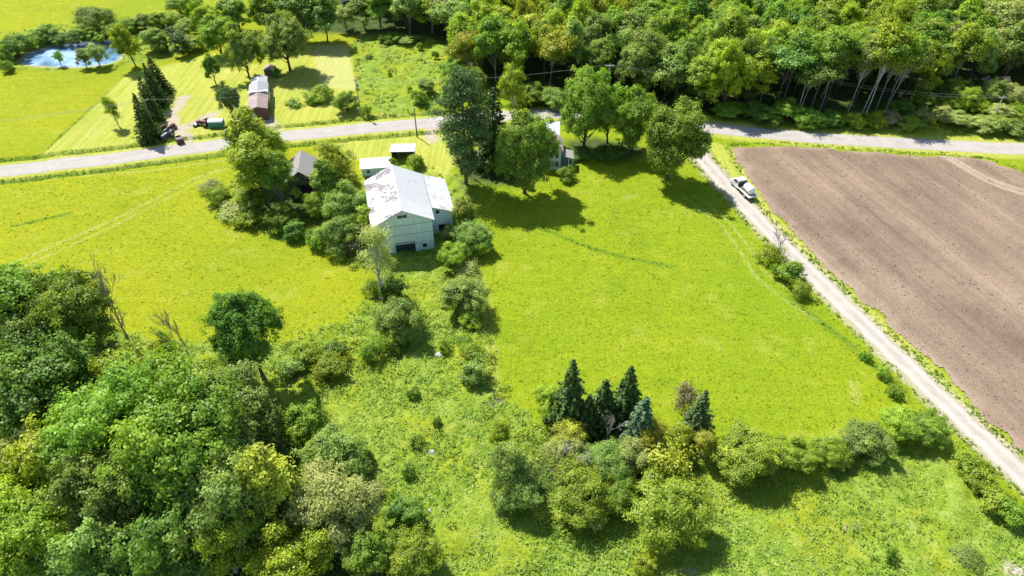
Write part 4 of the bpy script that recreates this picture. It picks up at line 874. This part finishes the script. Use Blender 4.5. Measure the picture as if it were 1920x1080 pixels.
SH = [('shrub', 'hedge', 572, 668, 60, 2.8, "leafy bush right of the lone dark maple's trunk"), ('shrub', 'hedge', 618, 682, 62, 3.0, "bright bush, right one of the pair near the lone dark maple"), ('shrub', 'dark', 630, 660, 45, 2.4, "dark small bush above the bright bush near the lone dark maple"),
      ('shrub', 'olive', 545, 690, 50, 2.2, "olive bush beside the foot of the lone dark maple"),
      ('shrub', 'mid', 692, 662, 36, 3.2, "narrow dark bush alone below the left hay field's tip"), ('twiggy', 'hedge', 728, 645, 48, 3.2, "loose bush left of the grey-green shrub below the birch"),
      ('willow', 'olive', 750, 595, 92, 7, "grey-green rounded shrub just below the white-trunked birch"), ('willow', 'olive', 862, 555, 92, 6.5, "broad grey-green shrub with dark base below the barn"),
      ('shrub', 'hedge', 885, 597, 46, 2.6, "small bright bush touching the broad grey-green shrub"), ('shrub', 'olive', 895, 698, 58, 3.2, "rounded olive bush low on the edge of the central green field"), ('twiggy', 'hedge', 880, 660, 45, 2.4, "loose bush just above the rounded olive bush"),
      ('twiggy', 'mid', 872, 640, 30, 2.0, "small dark bush at the field edge, highest of the three"), ('low', 'hedge', 833, 655, 26, 1.6, "small round light-green bush next to the white boulder"), ('shrub', 'mid', 775, 737, 24, 1.6, "tiny dark bush in the pale weeds of the foreground meadow"),
      ('willow', 'hedge', 852, 480, 66, 5, "light green bush in front of the lean-to of the barn"), ('willow', 'olive', 885, 440, 78, 6, "olive bush right of the lean-to of the barn"), ('shrub', 'hedge', 900, 462, 44, 3.2, "small bush at the field edge right of the barn"),
      ('column', 'hedge', 868, 400, 46, 8, "narrow leafy tree against the right wall of the barn's lean-to"), ('shrub', 'grey', 842, 438, 30, 3, "pale shrub in the doorway of the barn's lean-to"),
      ('shrub', 'dark', 735, 545, 56, 4, "dark bush at the foot of the white-trunked birch"), ('twiggy', 'mid', 700, 540, 40, 3, "dark thin bush left of the birch's foot"),
      ('twiggy', 'grey', 870, 505, 50, 2.2, "pale shrub above the broad grey-green shrub"), ('low', 'dark', 818, 795, 18, 1.2, "tiny low bush right of the centre of the foreground meadow"), ('low', 'dark', 765, 890, 22, 1.5, "tiny dark bush below the flat pale rock"),
      ('low', 'mid', 785, 830, 30, 1.0, "low tuft left of the flat pale rock"), ('shrub', 'mid', 690, 858, 24, 2.4, "small dark bush at the tip of the low olive willow"),
      ('low', 'mid', 740, 660, 20, 1.4, "low dark tuft under the loose bush below the birch")]
for a in SH: TC(*a)
TB('birch', 'grey', 718, 562, 400, 82, "tall white-trunked birch with thin pale foliage in front of the barn")
TB('dead', 'mid', 925, 775, 735, 30, "small fallen grey dead branches at the edge of the foreground meadow", var=1)
# clump left of the barn
for a in [('column', 'lime', 457, 260, 75, 17, "bright yellow-green tall tree overlapping the road left of the barn"), ('column', 'lime', 480, 315, 85, 16, "loose lime tree below the tall bright roadside tree"), ('airy', 'mid', 516, 330, 84, 14, "airy green tree with grey limbs left of the old grey shed"),
          ('airy', 'lime', 505, 275, 80, 12, "thin-leaved light green tree beside the driveway"), ('willow', 'mid', 475, 380, 66, 6, "dark leafy tree under the lime trees"), ('willow', 'mid', 530, 402, 66, 5, "dark low tree below the old grey shed"),
          ('airy', 'lime', 635, 310, 95, 13, "feathery yellow-green tree with bare top between shed and barn"), ('column', 'mid', 612, 345, 66, 13, "green tree leaning over the old grey shed's right side"), ('willow', 'olive', 655, 385, 88, 9, "brownish-olive tree against the barn's left wall"),
          ('willow', 'olive', 640, 435, 80, 7, "olive bushy tree below the barn's left corner"), ('column', 'lime', 690, 415, 40, 8, "small bright tree at the barn's front left corner"), 
          ('shrub', 'hedge', 410, 367, 46, 3, "bramble bush at the far left tip of the tree clump"), ('twiggy', 'grey', 395, 350, 40, 2.2, "pale thin brush left of the bramble bush"), ('shrub', 'hedge', 470, 410, 60, 3, "bright bush on the lower edge of the tree clump"),
          ('twiggy', 'grey', 435, 395, 60, 2.4, "pale scrubby bush on the clump's lower left edge"), ('shrub', 'dark', 553, 432, 44, 3, "dark bush on the lower edge of the clump"), ('shrub', 'mid', 597, 448, 44, 3.4, "round dark bush at the edge of the left hay field"),
          ('shrub', 'hedge', 520, 418, 50, 2.8, "light bush in the lower edge of the clump between two darker ones"), ('twiggy', 'olive', 632, 470, 44, 3, "loose bush right of the round dark bush"), ('twiggy', 'tan', 660, 465, 40, 3, "brownish thin bush under the olive bushy tree"),
          ('shrub', 'hedge', 735, 310, 24, 2.6, "small round bush at the left of the open shed"), ('shrub', 'hedge', 775, 308, 34, 3.0, "small bush in front of the open shed's right side"), ('shrub', 'lime', 655, 330, 36, 3, "bright bush in front of the long low shed"),
          ('willow', 'hedge', 590, 385, 60, 5, "leafy bush under the old grey shed")]: TC(*a)
# centre group
TB('pine', 'pine', 875, 345, 128, 135, "tall dark pine at the roadside in the middle of the photo")
TB('spruce', 'spruce', 925, 310, 165, 75, "black-green spruce just behind the tall pine")
TB('dome', 'mid', 983, 362, 214, 128, "round dark maple hiding the farmhouse")
TB('dome', 'mid', 1095, 278, 135, 110, "leafy maple right of the farmhouse, left one of the roadside trio"); TB('round', 'mid', 1138, 268, 140, 80, "second maple of the roadside trio, behind the first")
TB('dome', 'mid', 1185, 282, 165, 90, "lighter green tree, right one of the roadside trio"); TB('dome', 'mid', 1250, 335, 192, 128, "big rounded tree where the lane meets the road")
TC('shrub', 'mid', 1062, 328, 34, 2.6, "small dark bush by the farmhouse porch"); TC('shrub', 'dark', 1090, 290, 50, 2, "dark undergrowth bush beneath the roadside trio, left"); TC('shrub', 'dark', 1150, 290, 60, 2, "dark undergrowth bush beneath the roadside trio, right")
TC('airy', 'lime', 960, 165, 60, 14, "light green tree behind the black-green spruce"); TC('airy', 'gold', 870, 95, 80, 14, "half-bare yellowish tree at the corner of the far meadow"); TC('round', 'lime', 905, 60, 90, 16, "bright lime tree above the tall pine")
TC('round', 'olive', 800, 160, 40, 4.5, "small olive tree left of the tall pine across the road"); TC('shrub', 'mid', 785, 185, 32, 3.5, "round bush by the far road verge left of the pine")
# spruces & thicket in front
TB('spruce', 'spruce', 1065, 800, 675, 66, "tallest dark spruce of the front cluster, at its left"); TB('spruce', 'spruce', 1168, 790, 687, 64, "broad dark spruce at the right of the front cluster"); TB('spruce', 'spruce', 1126, 795, 712, 56, "dark spruce between the two tallest ones")
TB('spruce', 'blue', 1195, 838, 745, 62, "paler grey-green spruce at the front of the cluster"); TB('spruce', 'pine', 1300, 820, 732, 50, "slim lone spruce right of the front cluster"); TB('spruce', 'spruce', 1098, 815, 740, 46, "small dark spruce at the front of the cluster")
for a in [('willow', 'hedge', 1022, 748, 72, 5.5, "rounded green bush at the left foot of the tallest spruce"), ('twiggy', 'tan', 1283, 755, 46, 6, "brown leafless bush behind the slim lone spruce"), ('airy', 'gold', 1225, 825, 70, 7, "yellow-leaved young tree in the thicket below the paler spruce"),
          ('airy', 'gold', 1075, 815, 70, 6, "yellowish thin tree left in the thicket under the tallest spruce"), ('willow', 'grey', 1065, 860, 96, 5.2, "pale grey-green shrub at the left of the thicket"), ('willow', 'olive', 1130, 868, 110, 6.5, "olive rounded tree in the middle of the thicket"),
          ('willow', 'grey', 1185, 855, 88, 5.5, "pale olive shrub right of the middle of the thicket"), ('twiggy', 'gold', 1240, 870, 90, 5.5, "golden-brown bush at the right of the thicket"), ('airy', 'gold', 1318, 830, 50, 6, "small yellow sapling right of the slim lone spruce"),
          ('airy', 'lime', 1270, 820, 60, 6, "lime sapling left of the slim lone spruce"), ('airy', 'olive', 958, 870, 90, 10, "dark loose tree at the thicket's left end"), ('willow', 'olive', 975, 920, 100, 6, "olive bush at the foot of the thicket's left end"), ('airy', 'lime', 945, 815, 50, 6, "light sapling above the thicket's left end"),
          ('willow', 'hedge', 1090, 925, 130, 6, "green bush low in the middle of the thicket"), ('willow', 'mid', 1160, 930, 80, 5, "dark bush in the thicket beside the big round shrub"), ('willow', 'hedge', 1250, 960, 150, 7.5, "big round green shrub at the bottom of the thicket"),
          ('willow', 'hedge', 1295, 990, 90, 5, "lower right lobe bush of the big round shrub"),
          ('dome', 'hedge', 1405, 852, 116, 6.5, "large dark-green bush, left end of the hedge row"), ('willow', 'hedge', 1492, 855, 96, 4.6, "green bush, second from the left in the hedge row"), ('willow', 'hedge', 1552, 842, 80, 4.2, "light green bush, third from the left in the hedge row"),
          ('willow', 'olive', 1625, 824, 100, 4.4, "brown-tinged bush in the middle of the hedge row"), ('willow', 'hedge', 1692, 802, 84, 4.8, "tall green bush right of the brown-tinged hedge bush"), ('maple', 'mid', 1738, 800, 74, 4.3, "dark bush at the lane end of the hedge row"),
          ('shrub', 'hedge', 1580, 862, 34, 2.5, "small bush below the third hedge bush"), ('shrub', 'hedge', 1812, 868, 60, 2.8, "first green bush of the line beside the lane in the lower right"), ('shrub', 'hedge', 1845, 905, 56, 2.8, "second dark bush of the lower-right line beside the lane"),
          ('shrub', 'hedge', 1868, 940, 56, 2.8, "third bush of the lower-right line beside the lane"), ('shrub', 'mid', 1898, 965, 50, 3, "last dark bush of the lower-right line, at the frame edge"),
          ('twiggy', 'hedge', 1447, 478, 50, 3.2, "leafy bush, topmost of the three beside the lane opposite the soil"), ('shrub', 'mid', 1478, 512, 52, 3.6, "dark bush in the middle of the three beside the lane"), ('twiggy', 'hedge', 1505, 545, 44, 2.8, "lowest of the three bushes beside the lane"),
          ('low', 'mid', 1622, 668, 22, 1.2, "tiny dark bush on the strip left of the lane, highest one"), ('low', 'mid', 1656, 704, 26, 1.4, "tiny dark bush on the strip left of the lane, middle one"), ('low', 'mid', 1680, 735, 28, 1.4, "tiny dark bush just above the hedge row's lane end"),
          ('twiggy', 'olive', 1815, 1045, 50, 1.3, "olive low bush near the bottom right corner"), ('low', 'dark', 1668, 1045, 24, 1.3, "small dark tuft low in the right foreground meadow"), ('shrub', 'lime', 1215, 1060, 50, 2.2, "yellow-green bush on the bottom edge below the big round shrub"),
          ('low', 'grey', 1120, 985, 30, 1.6, "pale grey bush in the shade below the thicket")]: TC(*a)
TB('bare', 'mid', 1132, 845, 775, 40, "leafless grey dead tree in front of the spruces", var=0); TB('dead', 'mid', 1062, 905, 830, 60, "half-dead sapling in the pale left part of the thicket", var=1)
TB('bare', 'mid', 1455, 490, 430, 40, "bare twiggy sapling reaching over the lane above the bushes", var=1)
# far left: yard, spruces, pond
for u, vb, vt, wd, mt, lb in [(283, 262, 175, 36, 'spruce', "nearest spruce of the row by the utility pole"), (290, 225, 142, 34, 'spruce', "second spruce of the row, counting from the road"), (297, 198, 118, 32, 'spruce', "third spruce of the row, counting from the road"), (303, 175, 104, 29, 'spruce', "farthest spruce of the row towards the pond")]:
    TB('spruce', mt, u, vb, vt, wd, lb, group="spruces in a row by the pole")
TB('airy', 'lime', 222, 235, 175, 34, "young lone tree on the mown strip left of the spruce row"); TB('round', 'dark', 405, 157, 101, 32, "small egg-shaped dark tree alone on the lawn")
TB('willow', 'pine', 437, 222, 157, 50, "grey-green pine-like tree beside the teal container"); TB('round', 'olive', 467, 146, 48, 64, "tall green tree left of the big spreading tree"); TB('maple', 'olive', 545, 133, 28, 112, "big spreading tree behind the long narrow house")
TB('round', 'lime', 256, 127, 52, 54, "yellow-green round tree at the right end of the pond"); TB('airy', 'olive', 188, 124, 80, 42, "right tree of the pair on the pond's near bank"); TB('airy', 'olive', 163, 126, 90, 32, "left tree of the pair on the pond's near bank"); TB('airy', 'mid', 115, 123, 95, 22, "thin small tree in front of the water at the pond's left")
for a in [('willow', 'olive', 172, 38, 85, 9, "large pale willow on the far bank of the pond"), ('willow', 'olive', 88, 62, 55, 5, "smaller pale willow on the far bank, left of the large one"), ('shrub', 'mid', 60, 78, 40, 4, "bush at the left part of the pond's far bank"), ('willow', 'dark', 28, 88, 60, 6, "dark tree at the pond's left end, by the frame edge"),
          ('willow', 'mid', 8, 100, 40, 5, "dark bush cut by the frame edge left of the pond"), ('shrub', 'mid', 14, 125, 24, 3, "round bush at the frame edge below the pond's left end"), ('willow', 'dark', 110, 72, 46, 3.5, "dark bush on the far bank, beneath the smaller willow"), ('willow', 'dark', 140, 70, 40, 4, "dark bush on the far bank between the two willows"),
          ('willow', 'mid', 175, 68, 50, 4, "dark bush under the large pale willow"), ('willow', 'mid', 212, 56, 50, 5, "green bush right of the large pale willow"), ('willow', 'mid', 240, 48, 44, 4.5, "bush in the hedge above the yellow-green pond tree"), ('willow', 'olive', 268, 42, 44, 5, "olive bush in the hedge, right of the pond"),
          ('willow', 'mid', 292, 40, 44, 5, "dark green bush in the hedge behind the spruce row"), ('willow', 'hedge', 318, 36, 48, 5, "light green bush at the hedge's right end"), ('round', 'olive', 285, 72, 50, 7, "olive tree just right of the yellow-green pond tree"), ('willow', 'dark', 300, 84, 36, 5, "dark bush behind the farthest spruce"),
          ('cypress', 'pine', 335, 82, 30, 7, "dark conical cedar at the lawn's far end, front one"), ('cypress', 'pine', 325, 70, 26, 7, "dark conical cedar at the lawn's far end, back one"), ('willow', 'hedge', 360, 80, 50, 4, "soft green bush right of the two cedars"),
          ('round', 'mid', 405, 62, 78, 11, "leafy tree behind the small egg-shaped tree"), ('round', 'lime', 385, 30, 60, 10, "yellow-green tree at the far field's corner"), ('willow', 'olive', 350, 52, 50, 5, "olive bush above the two cedars"), ('willow', 'olive', 335, 10, 50, 6, "pale bush at the top edge above the hedge"),
          ('round', 'mid', 362, 8, 42, 10, "green tree on the top edge, beside the far yellow field"), ('round', 'olive', 440, 22, 70, 12, "olive tree on the top edge behind the yard"), ('round', 'mid', 500, 22, 80, 14, "green tree on the top edge behind the tall green tree"),
          ('forest', 'dark', 560, 18, 80, 15, "dark tree at the top edge casting shade on the far lawn"), ('forest', 'dark', 605, 22, 70, 14, "bluish dark tree left of the far grey-roofed shed"), ('airy', 'grey', 645, 30, 40, 8, "pale thin tree beside the far grey-roofed shed"),
          ('shrub', 'hedge', 608, 176, 44, 3.5, "dark bush left of the round one at the far meadow corner"), ('willow', 'mid', 648, 190, 54, 5, "big round bush beside the transformer pole"), ('shrub', 'hedge', 585, 184, 34, 2.2, "low pale bush at the left of the three by the transformer pole"), ('low', 'mid', 688, 212, 22, 2, "small bush at the foot of the transformer pole"),
          ('shrub', 'mid', 816, 104, 14, 2.2, "small round dark bush in the far meadow, right one"), ('shrub', 'mid', 787, 88, 13, 1.8, "small round dark bush in the far meadow, left one"), ('low', 'dark', 731, 142, 9, 1.2, "tiny dark bush in the middle of the far meadow"), ('low', 'dark', 770, 170, 9, 1.2, "tiny dark bush in the far meadow near the road"),
          ('willow', 'mid', 735, 70, 46, 2.5, "low dark brush in front of the far trees, left"), ('willow', 'olive', 765, 76, 40, 2, "low greyish brush in front of the far trees, right"), ('low', 'dark', 690, 108, 14, .8, "flat dark tuft in the far meadow's left part"), ('low', 'mid', 550, 194, 30, .9, "low flower patch on the lawn right of the long narrow house"),
          ('shrub', 'dark', 520, 136, 22, 2, "dark bush standing in for an unidentified dark object under the big spreading tree")]: TC(*a)  # this bush is added in place of a dark object of unknown kind
# pale leaning trunks at the wood's front edge
for i, (u, vb, vt, wd, mt, lb) in enumerate([(1387, 182, 95, 70, 'mid', "straight pale-trunked tree behind the lane tree's right"), (1468, 190, 55, 70, 'mid', "leftmost tall pale-trunked tree leaning right by the pale pole"), (1518, 205, 70, 60, 'olive', "slim pale-trunked tree right of the pale pole"),
        (1536, 210, 60, 62, 'mid', "pale-trunked tree with a bent stem right of the pale pole"), (1590, 210, 70, 60, 'olive', "tree with a mottled white trunk in the wood's front"), (1614, 215, 55, 70, 'mid', "left stem of the two crossing pale trunks"), (1622, 217, 48, 75, 'lime', "right stem of the two crossing pale trunks"),
        (1640, 212, 60, 60, 'mid', "second-last leaning pale trunk to the right"), (1655, 214, 80, 60, 'olive', "last leaning pale trunk to the right"), (1200, 165, 60, 60, 'olive', "grey-stemmed tree behind the dark maples' right"), (1030, 170, 60, 60, 'gold', "grey-stemmed tree with yellowish top left of the dark maples")]):
    TB('lean', mt, u, vb, vt, wd, lb, bark='birch' if i in (4, 5, 6) else 'grey', rz=(-.05, .1, .2, .35)[i % 4])
TB('dead', 'mid', 1735, 150, 30, 90, "big grey dead tree standing among the right-hand trees", var=0, rz=.3); TB('bare', 'mid', 1545, 175, 60, 50, "leafless grey tree between the leaning trunks", var=0)
TB('dead', 'mid', 1845, 185, 120, 50, "small grey dead tree at the scrub's edge on the right", var=1)
# understorey and roadside scrub
US = [(1150, 195, 60, 'dark', 4), (1210, 200, 60, 'mid', 4), (1330, 165, 60, 'hedge', 8), (1255, 145, 46, 'lime', 10), (1290, 190, 50, 'dark', 5), (1370, 205, 60, 'mid', 4), (1410, 205, 50, 'dark', 4), (1440, 215, 60, 'dark', 4), (1480, 208, 70, 'mid', 5), (1520, 222, 60, 'mid', 4), (1560, 222, 50, 'dark', 3.5), (1602, 228, 36, 'lime', 3),
      (1640, 226, 40, 'lime', 3), (1672, 222, 36, 'tan', 3), (1710, 232, 50, 'hedge', 2.5), (1730, 222, 44, 'grey', 3), (1765, 212, 60, 'grey', 3.5), (1800, 225, 60, 'grey', 3.5), (1835, 198, 44, 'lime', 4), (1845, 232, 70, 'grey', 3.2), (1880, 236, 60, 'olive', 3), (1905, 240, 50, 'olive', 3), (1870, 210, 60, 'grey', 3.5), (1910, 205, 50, 'hedge', 3.5),
      (1690, 200, 50, 'dark', 4), (1735, 190, 60, 'mid', 5), (1790, 170, 60, 'mid', 6), (1000, 175, 60, 'mid', 5), (1040, 182, 60, 'olive', 5), (980, 190, 50, 'hedge', 4), (1090, 160, 60, 'mid', 7), (850, 130, 60, 'mid', 6), (890, 150, 60, 'mid', 8), (1215, 150, 50, 'hedge', 9), (1345, 150, 56, 'hedge', 9), (1395, 170, 50, 'mid', 7), (1310, 165, 44, 'mid', 8), (1820, 185, 50, 'lime', 6), (1860, 175, 60, 'olive', 7), (1900, 180, 60, 'grey', 6), (1780, 195, 50, 'hedge', 4)]
for i, (u, v, wd, mt, h) in enumerate(US):
    where = "below the pale trunks" if 1420 < u < 1700 else "in the right-hand roadside scrub" if u >= 1700 else "at the wood's foot behind the dark maples" if 1060 < u <= 1420 else "at the wood's foot behind the tall pine"
    nm = {'dark': 'dark green', 'mid': 'green', 'hedge': 'fresh green', 'lime': 'yellow-green', 'grey': 'pale grey-green', 'olive': 'olive', 'tan': 'brownish'}[mt]
    same = sorted([q[0] for q in US if q[3] == mt and ((1420 < q[0] < 1700) == (1420 < u < 1700)) and ((q[0] >= 1700) == (u >= 1700)) and ((1060 < q[0] <= 1420) == (1060 < u <= 1420))])
    od = "" if len(same) == 1 else ["leftmost ", "second from left ", "third from left ", "fourth from left ", "fifth from left ", "sixth from left ", "seventh from left ", "eighth from left "][same.index(u)]
    TC('willow' if h > 3 else 'shrub', mt, u, v, wd, h, (od + nm + (" bush " if h < 5.5 else " small tree ") + where), group="undergrowth along the wood's edge")
# the wood ---------------------------------------------------------------------
front = PX([(545, 40), (600, 45), (640, 55), (690, 66), (740, 66), (800, 70), (850, 92), (885, 140), (960, 160), (1060, 165), (1200, 180), (1290, 205), (1330, 217), (1400, 219), (1500, 216), (1560, 210), (1650, 203), (1740, 185), (1820, 172), (1900, 165), (1990, 160)])
fr_x = [p[0] for p in front]; fr_y = [p[1] for p in front]
gf = np.random.default_rng(77); trees = []
for row in range(9):
    x = -78 + gf.uniform(0, 5)
    while x < 200:
        yf = float(np.interp(x, fr_x, fr_y)); y = yf + 1.0 + row * 7.0 + gf.uniform(-2.0, 2.0) + (0 if row else .8)
        xx = x + gf.uniform(-1.6, 1.6)
        if y < 240 + 0 * row and math.hypot(xx + 55, y - 225) > 9 and not (abs(proj(xx, y, 0)[0] - 657) < 22 and row < 3):
            trees.append([xx, y, row])
        x += 7.0
rown = ["front row", "second row", "third row", "fourth row", "fifth row", "sixth row", "seventh row", "eighth row", "back row"]
def zone_of(u):
    for lim, nm in ((660, "near the grey-roofed shed"), (850, "behind the far meadow"), (1000, "behind the tall pine"), (1140, "left of the dark maples"), (1290, "behind the lane tree"), (1460, "above the road junction"), (1700, "above the leaning pale trunks"), (1830, "around the big dead tree")):
        if u < lim: return nm
    return "at the far right"
CN = dict(dark="dark green", mid="mid-green", lime="yellow-green", olive="olive-green", gold="golden", grey="pale grey-green", hedge="fresh green")
recs = []
for xx, y, row in trees:
    hh = gf.uniform(13, 18.5) * (.82 if proj(xx, y, 0)[0] < 850 else 1.0); u, v = proj(xx, y, hh * .7)
    if 930 < u < 1125 and v < 130: pm = ['gold', 'lime', 'lime', 'lime', 'olive', 'hedge']
    elif 1120 <= u < 1260: pm = ['olive', 'mid', 'mid', 'lime', 'hedge']
    elif u >= 1830: pm = ['grey', 'lime', 'olive', 'mid']
    elif u >= 1260: pm = ['mid', 'mid', 'hedge', 'lime', 'dark', 'olive', 'hedge', 'mid']
    elif u > 650: pm = ['mid', 'olive', 'mid', 'lime', 'grey', 'dark']
    else: pm = ['dark', 'dark', 'mid', 'olive']
    recs.append((xx, y, row, hh, u, v, pm[gf.integers(0, len(pm))]))
keyd = {}
for r in recs: keyd.setdefault((r[2], zone_of(r[4]), r[6]), []).append(r)
ORD = ["leftmost", "second from left", "third from left", "fourth from left", "fifth from left", "sixth from left", "seventh from left", "eighth from left"]
for (row, zn, mt), l in keyd.items():
    l.sort(key=lambda r: r[4])
    for i, r in enumerate(l):
        if r[4] < -40 or r[4] > 2050 or r[5] < -75: continue
        lb = "%s tree, %s, in the wood's %s" % (CN[mt], zn, rown[row]) if len(l) == 1 else "%s tree, %s, in the wood's %s, %s" % (CN[mt], zn, rown[row], ORD[i])
        kd = 'forest' if gf.uniform() < .8 else 'round'
        if row < 2 and 1430 < proj(r[0], r[1], 0)[0] < 1690: kd = 'lean'
        plant(kd, mt, r[0], r[1], r[3], gf.uniform(4.0, 5.8), lb, group="trees of the wood across the road", bark='grey' if gf.uniform() < .4 else 'brown', rz=gf.uniform(0, 6.28) if kd != 'lean' else gf.uniform(-.5, .5))
print("PLANTS", len(PLANTS))
